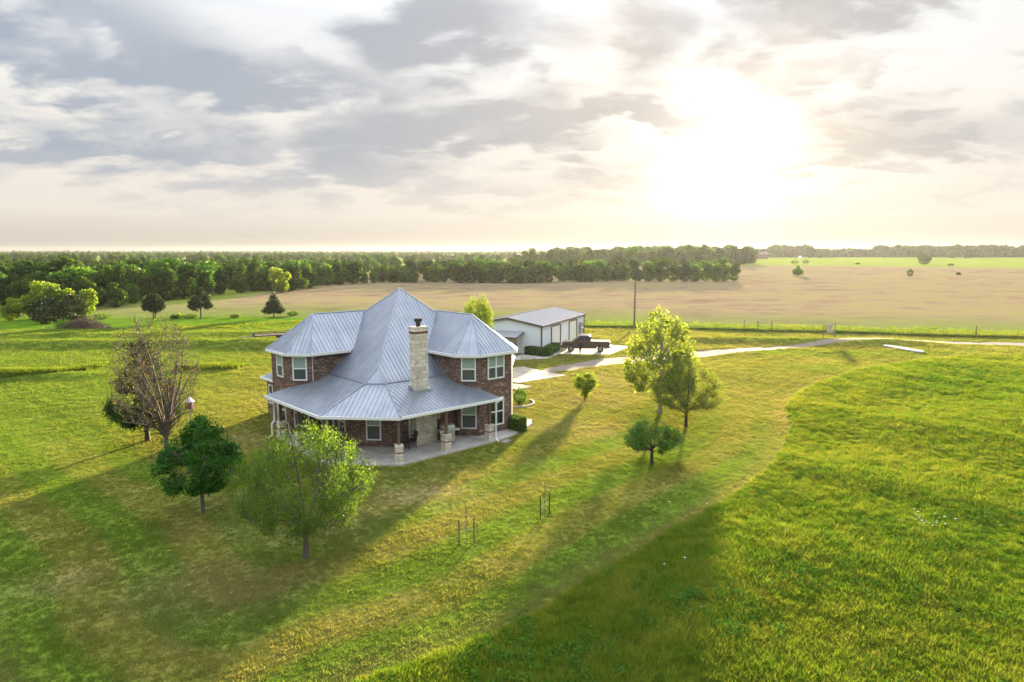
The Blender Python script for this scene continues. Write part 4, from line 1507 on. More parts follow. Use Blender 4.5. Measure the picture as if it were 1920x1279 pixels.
# clipped hedge in front of the barn, two runs meeting at a corner
ha, hb, hc = Vector((*g_at(989, 664.5), 0)), Vector((*g_at(1023.5, 669.0), 0)), Vector((*g_at(1041.5, 657), 0))
hg = empty('clipped_hedge', (hb.x, hb.y, 0), 0, 'clipped L shaped hedge at the near corner of the metal barn', 'hedge')
for a, b, sd in ((hb, ha, 1), (hb, hc, 2)):
    d = b - a
    n = 4200
    r = np.random.default_rng(sd)
    t = r.uniform(-.02, 1, n)
    f = r.integers(0, 3, n)
    w = np.where(f == 0, np.sign(r.uniform(-1, 1, n)) * r.uniform(.5, .6, n), r.uniform(-.55, .55, n))
    z = np.where(f == 1, r.uniform(.92, 1.04, n), r.uniform(.02, 1.0, n))
    nx = Vector((-d.y, d.x, 0)).normalized()
    t = np.where(f == 2, np.where(r.uniform(size=n) < .5, 0, 1), t)
    C = np.stack([a.x - hb.x + d.x * t + nx.x * w, a.y - hb.y + d.y * t + nx.y * w, z], 1) + r.normal(size=(n, 3)) * .03
    leaves_mesh('foliage', C, .14, L['hedge'], hg, seed=sd)
shrub('boxwood_shrub', 'clipped boxy green shrub at the right end of the house beside the curved walk', wl(8.95, 47.75, .0), .42, .62, .98, L['hedge'], 9000, .10, 6, 'shrubs beside the house', rot=R(45), boxy=True)
shrub('garden_bush', 'small leafy bush in the edged bed behind the right end of the house', wl(8.9, 56.3, 0), .55, .55, 1.3, L['mid'], 1500, .10, 8, 'shrubs beside the house')
bed = MB()
for k in range(24):
    a0, a1 = -2.6 + 3.3 * k / 24, -2.6 + 3.3 * (k + 1) / 24
    c0 = wl(8.6 + 1.45 * math.cos(a0), 56.6 + 1.7 * math.sin(a0), .06)
    c1 = wl(8.6 + 1.45 * math.cos(a1), 56.6 + 1.7 * math.sin(a1), .06)
    bed.bar(c0, c1, .13, .14)
tag(bed.build('bed_edging', M['conc']), 'curved pale concrete edging round the bed of the small leafy bush', 'edging')
for k, (u, v, rx_, h_, lf, lb) in enumerate(((336, 597, 1.1, .9, 'bright', 'bright green bush between the two left lone cedars'), (327, 598, .7, .8, 'mid', 'small dark bush at the foot of the bright green bush'), (358, 597, 1.3, .8, 'light', 'low spreading bush just left of the ragged cedar'),
                                             (441, 596, .9, .7, 'olive', 'low olive bush between ragged cedar and pointed cedar'), (550, 592, 1.2, .9, 'light', 'low bush right of the pointed cedar'), (192, 598, 1.6, 1.1, 'light', 'pale green brush beside the bright trees on the left'))):
    shrub('field_bush', lb, gp(*g_at(u, v)), rx_, rx_ * .8, h_, L[lf], 700, .22, 20 + k, 'bushes along the pasture edge', 'bush')

for k, (u, v, w_, h_, lb) in enumerate(((1490, 499.5, 3.2, 2.6, 'dark bush on the far pasture line, left one of the close pair'), (1510, 499.5, 2.4, 2.8, 'dark bush on the far pasture line, right one of the close pair'), (1706, 520, 1.3, 3.6, 'small thin bush alone in the dry pasture at far right'), (1608, 501, 1.6, 1.2, 'tiny bush on the far pasture line in the middle'), (1782, 503, 2.2, 1.4, 'low scrub on the far pasture line near the right edge'), (1797, 518, 1.2, 1.2, 'small dark weed clump in the dry pasture at far right'))):
    shrub('pasture_bush', lb, gp(*g_at(u, v)), w_, w_ * .8, h_, L['wood'], 500, .5, 120 + k, 'bushes far across the pasture', 'bush')

# brush pile
bp = empty('brush_pile', gp(*g_at(152, 615)), R(-6), 'heap of cut grey brown branches on the left lawn', 'brush pile')
r = np.random.default_rng(77)
paths = []
for k in range(520):
    x = r.normal() * 1.9
    hmax = 1.55 * math.exp(-(x / 2.9) ** 2)
    c = np.array([x + .4, r.normal() * .75, abs(r.uniform(.0, 1)) * hmax])
    d = r.normal(size=3) * np.array([1, .7, .35])
    d = d / np.linalg.norm(d) * r.uniform(.4, 1.0)
    paths.append((np.array([c - d, c + r.normal(size=3) * .08, c + d]), np.array([.035, .03, .012]) * r.uniform(.7, 1.5)))
for P, _ in paths: P[:, 2] = np.maximum(P[:, 2], .02)
tubes_np('branch', paths, simple('dead_wood', (0.13, 0.085, 0.065), .9, var=.4), bp, 4)
C = r.normal(size=(1600, 3)) * np.array([.9, .7, .4]) + np.array([-2.6, -.3, .45])
leaves_mesh('leafy_cuttings', C[C[:, 2] > 0], .2, L['mid'], bp, seed=3)

# ------------------------------------------------------------------ woods
def wood_variant(k, kind):
    """a broad crown built from several lobes; returns trunk and crown meshes around a unit of ten metres"""
    r = np.random.default_rng(200 + k)
    nl = r.integers(9, 14)
    C = []
    for i in range(nl):
        a, q = r.uniform(0, 6.28), math.sqrt(r.uniform(0, 1)) * 2.5
        zc = r.uniform(3.0, 8.0) - q * .45
        lr = r.uniform(1.1, 2.0)
        n = int(190 * lr ** 2 / 2.2)
        d = r.normal(size=(n, 3))
        d /= np.linalg.norm(d, axis=1)[:, None]
        C.append(d * (lr * r.uniform(.6, 1.04, n))[:, None] * np.array([1, 1, .85]) + np.array([q * math.cos(a), q * math.sin(a), zc]))
    d = r.normal(size=(420, 3))
    d /= np.linalg.norm(d, axis=1)[:, None]
    C.append(d * r.uniform(.7, 1, (420, 1)) * np.array([2.4, 2.4, 1.7]) + np.array([0, 0, 1.9]))
    C = np.concatenate(C)
    C = C[C[:, 2] > .15]
    return C


wood_parts = []
for k in range(6):
    C = wood_variant(k, 0)
    crown = leaves_mesh('crown', C, .62, L['wood'], None, aspect=.75, seed=300 + k)
    P = [(np.array([[0, 0, -.3], [.1, .05, 2.5], [.05, .1, 6.0]]), np.array([.24, .2, .08]))]
    for j in range(4):
        a = j * 1.6 + k
        P.append((np.array([[.05, .05, 2.0 + .5 * j], [.8 * math.cos(a), .8 * math.sin(a), 3.6 + .5 * j], [1.7 * math.cos(a), 1.7 * math.sin(a), 4.6 + .6 * j]]), np.array([.12, .08, .04])))
    trunk = tubes_np('trunk', P, M['darkb'], None, 5)
    wood_parts.append((crown.data, trunk.data))
    bpy.data.objects.remove(crown)
    bpy.data.objects.remove(trunk)
bright_parts = []
for k in range(2):
    C = wood_variant(k + 20, 0)
    cr = leaves_mesh('crown', C, .55, L['bright'], None, aspect=.75, seed=320 + k)
    bright_parts.append((cr.data, wood_parts[k][1]))
    bpy.data.objects.remove(cr)
yel_parts = []
for k in range(2):
    cr = leaves_mesh('crown', wood_variant(k + 30, 0), .6, L['mid'], None, aspect=.75, seed=340 + k)
    yel_parts.append((cr.data, wood_parts[k + 2][1]))
    bpy.data.objects.remove(cr)


def wood_tree(x, y, h, wmul, label, group, parts, rz, name='broadleaf_tree'):
    o = empty(name, (x, y, float(gz(x, y)) - .1), rz, label, 'tree', group)
    s = h / 9.6
    o.scale = (s * wmul, s * wmul, s)
    for me, nm in ((parts[0], 'crown'), (parts[1], 'trunk')):
        c = bpy.data.objects.new(nm, me)
        COL.objects.link(c)
        c.parent = o
    return o


def along(line, step, rows, dstep, r, jit=.35):
    out = []
    line = [np.array(p, float) for p in line]
    for row in range(rows):
        carry = r.uniform(0, step)
        for a, b in zip(line[:-1], line[1:]):
            d = b - a
            Ls = np.linalg.norm(d)
            n = np.array([-d[1], d[0]]) / Ls
            if n[1] < 0: n = -n
            t = carry
            while t < Ls:
                p = a + d * t / Ls + n * (row * dstep + 2.0) + r.normal(size=2) * step * jit
                out.append((p[0], p[1], row))
                t += step
            carry = t - Ls
    return out


rw = np.random.default_rng(404)
edge1 = [g_at(*p) for p in [(-60, 585), (60, 583), (150, 580), (205, 576), (270, 570), (340, 560), (440, 550), (540, 546)]]
edge2 = [g_at(*p) for p in [(545, 546), (600, 536), (700, 531), (830, 530), (980, 532), (1060, 529), (1180, 528)]]
for x, y, row in along(edge1, 6.2, 4, 8.0, rw):
    wood_tree(x, y, rw.uniform(5.6, 11.6) + row * .4, rw.uniform(.8, 1.35), 'leafy dark green tree in the thick wood on the left', 'trees of the wood on the left', wood_parts[rw.integers(0, 6)] if rw.uniform() > .25 else yel_parts[rw.integers(0, 2)], rw.uniform(0, 6.28))
for x, y, row in along(edge2, 5.4, 3, 7.0, rw):
    hh = rw.choice([rw.uniform(4.5, 7), rw.uniform(7, 10.8)], p=[.2, .8])
    wood_tree(x, y, hh, rw.uniform(.9, 1.25), 'green tree in the tree belt behind the house across the dry pasture', 'trees of the belt across the pasture', wood_parts[rw.integers(0, 6)] if rw.uniform() > .3 else yel_parts[rw.integers(0, 2)], rw.uniform(0, 6.28))
for u, v, h_ in ((1195, 528, 11.5), (1215, 528, 12), (1240, 528, 12.2), (1262, 528, 11.5), (1283, 528.5, 11), (1302, 528.5, 10.5), (1322, 528.5, 10.8), (1342, 528.5, 11), (1360, 528, 10.5), (1376, 527.5, 9.5), (1232, 524, 12), (1300, 524, 12), (1350, 524, 12)):
    x, y = g_at(u, v)
    wood_tree(x, y, h_ * .92, rw.uniform(.8, 1.05), 'tree in the sunlit clump where the belt ends on the right', 'trees of the sunlit clump', yel_parts[rw.integers(0, 2)] if rw.uniform() > .4 else wood_parts[rw.integers(0, 6)], rw.uniform(0, 6.28))
for u, v, h_, wm, lb in ((72, 598, 8.2, 1.15, 'left half of the pair of lit yellow green trees before the left wood'), (112, 596, 8.4, 1.1, 'tallest of the lit yellow green trees before the left wood'), (158, 594, 6.6, .95, 'short lit yellow green tree at the right of the pair before the left wood'), (528, 549, 9.4, 1.0, 'lit yellow green tree at the right tip of the left wood'), (22, 601, 5.0, 1.2, 'low lit green tree at the far left before the wood')):
    x, y = g_at(u, v)
    wood_tree(x, y, h_, wm, lb, 'lit trees before the wood', bright_parts[rw.integers(0, 2)], rw.uniform(0, 6.28))
for k, (u, v, h_, wm) in enumerate(((88, 606, 4.6, 1.1), (138, 602, 4.8, .9))):
    x, y = g_at(u, v)
    shrub('dark_juniper', ('dark round juniper in front of the lit yellow green trees', 'dark juniper to the right behind the brush pile')[k], gp(x, y), 2.6 * wm, 2.4 * wm, h_, L['cedar'], 3200, .3, 60 + k, 'junipers by the brush pile', 'tree')


def far_wood(name, pts, label, leaf, cards=26, size=1.7, seed=9):
    """one mass of far tree crowns merged in a single mesh"""
    r = np.random.default_rng(seed)
    C = []
    S_ = []
    for x, y, h, w in pts:
        n = cards
        d = r.normal(size=(n, 3))
        d /= np.linalg.norm(d, axis=1)[:, None]
        lb = 1 + .25 * np.sin(d[:, 0] * 4 + x) * np.cos(d[:, 1] * 4 + y)
        c = d * (lb * r.uniform(.55, 1, n))[:, None] * np.array([w / 2, w / 2, h / 2]) + np.array([x, y, float(gz(x, y)) + h / 2])
        C.append(c)
        S_.append(np.full(n, w))
    C = np.concatenate(C)
    S_ = np.concatenate(S_)
    o = leaves_mesh(name, C, size * S_ / 7.0, leaf, None, aspect=.8, seed=seed)
    tag(o, label, 'wood', None, 'stuff')
    return o


def scatter(poly, n, h0, h1, w0, w1, r):
    P = np.array(poly)
    out = []
    lo, hi = P.min(0), P.max(0)
    while len(out) < n:
        q = r.uniform(lo, hi, (4000, 2))
        q = q[inside(q, poly)]
        for x, y in q[:n - len(out)]:
            out.append((x, y, r.uniform(h0, h1), r.uniform(w0, w1)))
    return out


rf_ = np.random.default_rng(31)
WOODS = []
WOODS.append(('woodland', scatter([(-250, 165), (-120, 150), (-118, 215), (-95, 250), (-75, 320), (10, 300), (40, 330), (-60, 420), (-420, 420)], 520, 6.5, 10.0, 6, 10, rf_), 'dark mass of woodland behind the left treeline'))
WOODS.append(('valley_woods', scatter([(-1200, 450), (40, 400), (60, 620), (120, 900), (-200, 1400), (-1600, 1400)], 1500, 7, 12, 9, 18, rf_), 'hazy wooded valley stretching to the horizon on the left'))
WOODS.append(('hilltop_wood', scatter([(10, 500), (110, 470), (200, 560), (230, 720), (60, 720)], 170, 12, 18, 9, 14, rf_), 'wooded rise behind the tree belt left of the sun'))
far_wood('horizon_woods', scatter([(-2600, 1500), (100, 1300), (2900, 1700), (2900, 3300), (-2900, 3300)], 2600, 6, 11, 18, 60, rf_), 'faint bluish woods along the horizon', L['far'], 18, 1.0, 34)
tl = []
for u in np.arange(1190, 1990, 4.5):
    for k in range(3):
        b = 487 - (u - 1400) * .004 + rf_.normal() * 1.3 - k * 1.2
        x, y = g_at(u, b)
        sc_ = min(1.0, 900 / y)
        x, y = x * sc_, y * sc_
        tl.append((x, y, rf_.uniform(10, 17) * (1.15 if 1440 < u < 1520 or u > 1640 else .85), rf_.uniform(10, 20)))
WOODS.append(('field_edge_trees', tl, 'long hazy treeline behind the far green fields on the right'))
for u, v, h_, wm, lb in ((1732, 501, 9, 1.6, 'rounded scrub clump at the far pasture edge on the right'), (1815, 488, 13, 2.2, 'dark copse in the far green field on the right'), (1785, 488, 12, 1.8, 'dark copse beside the larger copse in the far green field'), (1375, 489, 17, 1.2, 'round hazy tree below the sun at the field edge'), (1537, 488, 7, 1.3, 'squat hazy bush in front of the right treeline')):
    x, y = g_at(u, v)
    sc_ = min(1, 800 / y)
    wood_tree(x * sc_, y * sc_, h_ * (1 if sc_ == 1 else sc_ ** .5), wm, lb, 'far field trees', wood_parts[rw.integers(0, 6)], rw.uniform(0, 6.28))

# far farm buildings
for u, v, w_, h_, mt, lb in ((1426, 484, 14, 5, 'brick', 'far reddish farmhouse among the trees right of the sun'), (1167, 480.5, 16, 4, 'white', 'far pale roofed shed on the wooded rise left of the sun'), (1500, 483.5, 3.2, 2.2, 'white', 'tiny far white shed at the edge of the green field')):
    x, y = g_at(u, v)
    sc_ = min(1, 750 / y)
    x, y = x * sc_, y * sc_
    fb = empty('farm_building', (x, y, float(gz(x, y))), R(20), lb, 'building', 'far farm buildings')
    MB().box((0, 0, h_ * .5), (w_, w_ * .6, h_)).build('wall', M[mt], fb)
    k = w_ / 2 + .4
    MB().add([(-k, -w_ * .33, h_), (k, -w_ * .33, h_), (k, w_ * .33, h_), (-k, w_ * .33, h_), (-k, 0, h_ * 1.45), (k, 0, h_ * 1.45)], [(0, 1, 5, 4), (2, 3, 4, 5), (0, 4, 3), (1, 2, 5), (0, 3, 2, 1)]).build('roof', M['white'] if mt == 'white' else M['brown'], fb)

# ------------------------------------------------------------------ pole, fence, sign, trough, trailer, birdhouse, stakes
x, y = g_at(1189, 616)
up_ = empty('utility_pole', gp(x, y), 0, 'single wooden utility pole at the pasture fence', 'utility pole')
MB().tube([(0, 0, -.3), (0, 0, 4), (.03, 0, 7.7)], [.16, .13, .10], 10).build('pole', M['pole'], up_)
MB().bar((0, 0, 7.0), (.7, -.1, 7.05), .05, .05).box((.75, -.1, 6.98), (.3, .16, .12)).build('lamp_arm', M['galv'], up_)

fl_ = [(-32, 121), (-8, 115.5), (12.4, 113.2), (20.1, 111.9), (36.9, 107.9), (52, 104.6), (68.4, 99.9), (84, 96.0), (100, 92.5)]
fn = empty('wire_fence', gp(12.4, 113.2), 0, 'thin wire fence on wooden posts along the edge of the dry pasture', 'fence')


def frel(x, y, z):
    b = gp(12.4, 113.2)
    return (x - b[0], y - b[1], float(gz(x, y)) + z - b[2])


fpts = []
for (a, b) in zip(fl_[:-1], fl_[1:]):
    nseg = max(1, int(math.hypot(b[0] - a[0], b[1] - a[1]) / 4.2))
    for k in range(nseg): fpts.append((a[0] + (b[0] - a[0]) * k / nseg, a[1] + (b[1] - a[1]) * k / nseg))
big = [(36.9, 107.9), (38.9, 107.4), (40.9, 106.9), (68.4, 99.9)]
for x, y in big:
    MB().tube([frel(x, y, -.2), frel(x, y, 1.75)], [.085, .075], 7).build('post', M['timber'], fn)
for x, y in fpts:
    MB().tube([frel(x, y, -.2), frel(x, y, 1.25)], [.03, .03], 5).build('post', M['timber'], fn)
wr = MB()
for z in (.35, .7, 1.05):
    wr.tube([frel(x, y, z) for x, y in fpts], .008, 4)
wr.build('wire', M['galv'], fn)

a, b = Vector((*g_at(1543, 641.5), 0)), Vector((*g_at(1564, 638.5), 0))
sg_ = empty('sign_frame', gp(a.x, a.y), math.atan2(b.y - a.y, b.x - a.x), 'timber frame holding a pale panel beside the driveway', 'sign frame')
W_ = (b - a).length
for x in (0, W_):
    MB().tube([(x, 0, -.2), (x, 0, 1.95)], .06, 7).build('post', M['timber'], sg_)
MB().bar((0, 0, .62), (W_, 0, .72), .05, .09).build('rail', M['timber'], sg_)
MB().bar((0, 0, 1.75), (W_, 0, 1.80), .05, .09).build('rail', M['timber'], sg_)
MB().box((W_ * .56, 0, 1.33), (W_ * .42, .05, 1.15)).build('panel', simple('pale_panel', (.42, .35, .28), .7), sg_)
for k in (.14, .24): MB().bar((W_ * k, 0, .66), (W_ * k, 0, 1.75), .05, .04).build('slat', M['timber'], sg_)

ta, tb_ = Vector((*g_at(1660, 650.2), 0)), Vector((*g_at(1727, 662), 0))
td = tb_ - ta
to = empty('concrete_trough', gp((ta.x + tb_.x) / 2, (ta.y + tb_.y) / 2), math.atan2(td.y, td.x), 'long pale concrete trough lying in the grass below the driveway', 'trough')
Lh, Wh = td.length / 2 + .2, .62
outl = [(Lh * .98 * math.cos(t) if abs(math.cos(t)) < .3 else math.copysign(Lh - Wh + Wh * abs(math.cos(t)), math.cos(t)), Wh * math.sin(t)) for t in np.linspace(0, 2 * math.pi, 29)[:-1]]
inn = [(x * .86, y * .45) for x, y in outl]
tm = MB()
n = len(outl)
tm.add([(x, y, -.1) for x, y in outl] + [(x, y, .20) for x, y in outl] + [(x, y, .20) for x, y in inn] + [(x, y, .06) for x, y in inn],
       [(i, (i + 1) % n, n + (i + 1) % n, n + i) for i in range(n)] + [(n + i, n + (i + 1) % n, 2 * n + (i + 1) % n, 2 * n + i) for i in range(n)] + [(2 * n + i, 2 * n + (i + 1) % n, 3 * n + (i + 1) % n, 3 * n + i) for i in range(n)] + [tuple(range(3 * n, 4 * n))])
tm.build('basin', simple('pale_concrete', (.48, .48, .48), .8, var=.08), to, recalc=True)

tx, ty = g_at(474, 641)
trl = empty('flatbed_trailer', gp(tx, ty), R(28), 'dark flatbed utility trailer parked behind the left wing of the house', 'trailer')
deck = MB().box((3.6, 0, .62), (7.0, 2.1, .12))
for k in range(8): deck.bar((.2 + k, -1.05, .66), (.2 + k, -1.05, 1.0), .05, .05).bar((.2 + k, 1.05, .66), (.2 + k, 1.05, 1.0), .05, .05)
for sy in (-1.05, 1.05): deck.bar((.1, sy, 1.0), (7.1, sy, 1.0), .06, .08)
deck.bar((.1, -1.05, .85), (.1, 1.05, .85), .06, .38)
deck.build('deck', M['darkdeck'], trl)
MB().bar((-1.5, 0, .5), (.3, -.7, .55), .08, .1).bar((-1.5, 0, .5), (.3, .7, .55), .08, .1).bar((-1.4, 0, .5), (-1.4, 0, .05), .07, .07).build('tongue', M['galv'], trl)
for x in (3.6, 4.5):
    for sy in (-1.15, 1.15):
        MB().tube([(x, sy - .1, .33), (x, sy + .1, .33)], .33, 14).build('wheel', M['tyre'], trl)

bx_, by_ = -20.3, 42.1
bh = empty('birdhouse', gp(bx_, by_), R(20), 'reddish birdhouse with pale roof on a thin pole', 'birdhouse')
MB().tube([(0, 0, -.1), (0, 0, 2.95)], .03, 6).build('pole', M['galv'], bh)
bb = MB()
hexp = [(.27 * math.cos(k * math.pi / 3), .27 * math.sin(k * math.pi / 3)) for k in range(6)]
bb.prism(hexp, 2.9, 3.3)
bb.prism([(x * 1.15, y * 1.15) for x, y in hexp], 2.86, 2.9).prism([(x * 1.12, y * 1.12) for x, y in hexp], 3.08, 3.11)
bb.build('box', simple('birdhouse_red', (0.20, 0.075, 0.08), .6), bh)
rfm = MB()
rfm.add([(x * 1.25, y * 1.25, 3.3) for x, y in hexp] + [(0, 0, 3.62)], [(k, (k + 1) % 6, 6) for k in range(6)] + [tuple(reversed(range(6)))])
rfm.build('roof', simple('birdhouse_roof', (.5, .48, .52), .5), bh)

for k, (pa, pb, ps, lb) in enumerate((((861, 1025), (889, 1019), (875, 1023), 'thin staked sapling between two dark stakes, nearer the light green tree'), ((1013, 973), (1030, 962), (1021, 969), 'thin staked sapling between two dark stakes, nearer the flat topped tree'))):
    x, y = g_at(*ps)
    so = empty('sapling', gp(x, y), 0, lb, 'sapling', 'staked saplings')
    r = np.random.default_rng(500 + k)
    P = [(bez(np.array([0, 0, -.05]), np.array([.03, 0, .8]), np.array([-.02, .02, 1.75]), 8), np.linspace(.016, .008, 8))]
    for j in range(9):
        a = r.uniform(0, 6.28)
        z = .7 + .1 * j
        P.append((np.array([[0, 0, z], [.07 * math.cos(a), .07 * math.sin(a), z + .18], [.10 * math.cos(a), .10 * math.sin(a), z + .38]]), np.array([.008, .006, .005])))
    tubes_np('stem', P, M['greyb'], so, 5)
    C = np.array([[.0, .02, 1.72]]) + r.normal(size=(26, 3)) * .07
    C = np.concatenate([C, np.array([[0, 0, 1.1]]) + r.normal(size=(14, 3)) * np.array([.10, .10, .3])])
    leaves_mesh('leaves', C, .055, L['olive'], so, seed=k)
    for (u, v), h_ in ((pa, 1.15), (pb, 1.15)):
        x2, y2 = g_at(u, v)
        st = MB().box((0, 0, h_ / 2 - .1), (.05, .05, h_ + .2))
        s2 = st.build('stake', M['rust'])
        s2.location = gp(x2, y2)
        tag(s2, {(0, 861): 'dark stake left of the sapling nearer the light green tree', (0, 889): 'dark stake right of the sapling nearer the light green tree', (1, 1013): 'dark stake left of the sapling nearer the flat topped tree', (1, 1030): 'dark stake right of the sapling nearer the flat topped tree'}[(k, u)], 'stake', 'stakes beside the saplings')
    x1, y1 = g_at(*pa)
    x2, y2 = g_at(*pb)
    ti = MB().tube([gp(x1, y1, .62), gp(x, y, .68), gp(x2, y2, .62)], .008, 4).build('tie_wire', M['galv'])
    tag(ti, ('pale tie wire across the stakes nearer the light green tree', 'pale tie wire across the stakes nearer the flat topped tree')[k], 'tie wire', 'tie wires of the saplings')

fx_, fy_ = 8.35 - .92, 39.4 - .3
fd = empty('bird_feeder', (fx_, fy_, float(gz(fx_, fy_)) + .82), 0, 'small bird feeder hanging under the flat topped tree', 'bird feeder')
MB().tube([(0, 0, .22), (0, 0, .62)], .006, 4).build('wire', M['black'], fd)
MB().tube([(0, 0, .0), (0, 0, .03), (0, 0, .14)], [.05, .085, .085], 10).build('seed_cup', simple('pale_cup', (.55, .5, .42), .5), fd)
MB().tube([(0, 0, .14), (0, 0, .17), (0, 0, .25)], [.12, .12, .02], 10).build('roof', M['black'], fd)


# ------------------------------------------------------------------ grass
def grass_clump(name, blades, h, spread, m, seed, width=.012):
    r = np.random.default_rng(seed)
    V, F = [], []
    for i in range(blades):
        a = r.uniform(0, 6.28)
        q = spread * math.sqrt(r.uniform(0, 1))
        b = np.array([q * math.cos(a), q * math.sin(a), -.02])
        L_ = h * r.uniform(.55, 1.1)
        ln = r.uniform(.15, .7) * L_
        a2 = a + r.normal() * .8
        tip = b + np.array([ln * math.cos(a2), ln * math.sin(a2), L_])
        mid = b + np.array([ln * .3 * math.cos(a2), ln * .3 * math.sin(a2), L_ * .6])
        th = r.uniform(0, 6.28)
        s = np.array([math.cos(th), math.sin(th), 0]) * width * r.uniform(.7, 1.3)
        o = len(V)
        V += [b - s, b + s, mid + s * .8, mid - s * .8, tip]
        F += [(o, o + 1, o + 2, o + 3), (o + 3, o + 2, o + 4, o + 4)]
    me = bpy.data.meshes.new(name)
    me.from_pydata([tuple(v) for v in V], [], [f if f[2] != f[3] else f[:3] for f in F])
    me.materials.append(m)
    return bpy.data.objects.new(name, me)


def grass_mat(name, stops, rows=False, big=.12):
    m, g, out = new_mat(name)
    geo = g.new('ShaderNodeNewGeometry')
    oi = g.new('ShaderNodeObjectInfo')
    pos = geo.outputs['Position']
    n1 = g.noise(pos, big, 3)
    n2 = g.noise(pos, .6, 3)
    f = g.m('ADD', g.m('MULTIPLY', g.m('ADD', g.m('MULTIPLY', n1, .5), g.m('MULTIPLY', n2, .5)), .75), g.m('MULTIPLY', oi.outputs['Random'], .25))
    col = g.ramp(f, stops)
    if rows:
        a1 = g.new('ShaderNodeAttribute', attribute_name='row', attribute_type='INSTANCER')
        a2 = g.new('ShaderNodeAttribute', attribute_name='worn', attribute_type='INSTANCER')
        col = g.mix(g.m('MULTIPLY', a1.outputs['Fac'], .75), col, (.11, .205, .03))
        col = g.mix(g.m('MULTIPLY', a2.outputs['Fac'], .9), col, (.33, .285, .155))
    d = g.new('ShaderNodeBsdfDiffuse')
    g.put(d.inputs[0], col)
    t = g.new('ShaderNodeBsdfTranslucent')
    g.put(t.inputs[0], g.mix(1.0, col, (1.35, 1.2, .6), 'MULTIPLY'))
    ms = g.new('ShaderNodeMixShader')
    ms.inputs[0].default_value = .45
    g.put(ms.inputs[1], d.outputs[0])
    g.put(ms.inputs[2], t.outputs[0])
    g.put(out.inputs[0], ms.outputs[0])
    return m


def scatter_stuff(name, P, scale, clumps, label, cat='grass', seed=1, extra=None):
    """points carry clumps of blades through a geometry-nodes instance"""
    r = np.random.default_rng(seed)
    me = bpy.data.meshes.new(name)
    me.vertices.add(len(P))
    me.vertices.foreach_set('co', np.ascontiguousarray(P, dtype=np.float32).ravel())
    a = me.attributes.new('sc', 'FLOAT', 'POINT')
    a.data.foreach_set('value', np.asarray(scale, dtype=np.float32))
    rot = np.stack([r.normal(size=len(P)) * .12, r.normal(size=len(P)) * .12, r.uniform(0, 6.28, len(P))], 1)
    for k, v in (extra or {}).items():
        a = me.attributes.new(k, 'FLOAT', 'POINT')
        a.data.foreach_set('value', np.asarray(v, dtype=np.float32))
    a = me.attributes.new('rot', 'FLOAT_VECTOR', 'POINT')
    a.data.foreach_set('vector', rot.astype(np.float32).ravel())
    o = bpy.data.objects.new(name, me)
    COL.objects.link(o)
    col = bpy.data.collections.new(name + '_clumps')
    for c in clumps: col.objects.link(c)
    ng = bpy.data.node_groups.new(name, 'GeometryNodeTree')
    ng.interface.new_socket('Geometry', in_out='INPUT', socket_type='NodeSocketGeometry')
    ng.interface.new_socket('Geometry', in_out='OUTPUT', socket_type='NodeSocketGeometry')
    N = ng.nodes
    gi, go = N.new('NodeGroupInput'), N.new('NodeGroupOutput')
    ci = N.new('GeometryNodeCollectionInfo')
    ci.inputs['Collection'].default_value = col
    ci.inputs['Separate Children'].default_value = True
    ci.inputs['Reset Children'].default_value = True
    ip = N.new('GeometryNodeInstanceOnPoints')
    ip.inputs['Pick Instance'].default_value = True
    ri = N.new('FunctionNodeRandomValue')
    ri.data_type = 'INT'
    ri.inputs[4].default_value = 0
    ri.inputs[5].default_value = len(clumps) - 1
    na = N.new('GeometryNodeInputNamedAttribute')
    na.data_type = 'FLOAT'
    na.inputs[0].default_value = 'sc'
    nr = N.new('GeometryNodeInputNamedAttribute')
    nr.data_type = 'FLOAT_VECTOR'
    nr.inputs[0].default_value = 'rot'
    lk = ng.links.new
    lk(gi.outputs[0], ip.inputs['Points'])
    lk(ci.outputs[0], ip.inputs['Instance'])
    lk(ri.outputs[2], ip.inputs['Instance Index'])
    lk(nr.outputs[0], ip.inputs['Rotation'])
    lk(na.outputs[0], ip.inputs['Scale'])
    lk(ip.outputs[0], go.inputs[0])
    md = o.modifiers.new('scatter', 'NODES')
    md.node_group = ng
    tag(o, label, cat, None, 'stuff')
    return o


def polar_points(r, n, r0, r1, a0, a1, dens):
    """points whose density follows dens(distance)"""
    rr = np.linspace(r0, r1, 400)
    w = rr * dens(rr)
    c = np.cumsum(w)
    c /= c[-1]
    q = np.interp(r.uniform(size=n), c, rr)
    a = r.uniform(a0, a1, n)
    return np.stack([q * np.sin(a), q * np.cos(a)], 1)


MG = grass_mat('meadow_blade', [(.27, (.040, .115, .012)), (.40, (.085, .175, .016)), (.52, (.15, .22, .024)), (.7, (.245, .265, .045))], big=.055)
LG = grass_mat('lawn_blade', [(.25, (.105, .165, .026)), (.42, (.165, .21, .045)), (.55, (.225, .238, .068)), (.7, (.295, .27, .11))], True)
rg_ = np.random.default_rng(88)
house_poly = [wl(*p)[:2] for p in ((-2.4, 39.3), (2.5, 39.2), (8.0, 44.8), (10.1, 49), (10.1, 51), (9, 51), (9, 69), (0, 69), (-7, 57.5), (-11, 53), (-8.6, 48), (-7.5, 45.2))]
drive_poly = top_e + bot_e[::-1]
apron_poly = [g_at(*p) for p in [(940, 690), (983.8, 687.2), (1062, 705.6), (973, 720), (999, 725.4), (969, 731.5), (945, 716)]]
pad_poly = [g_at(*p) for p in [(955, 668), (1010, 600), (1100, 630), (1183, 650.5), (1144, 666), (1048, 665), (1024, 675), (985, 670), (968, 677)]]

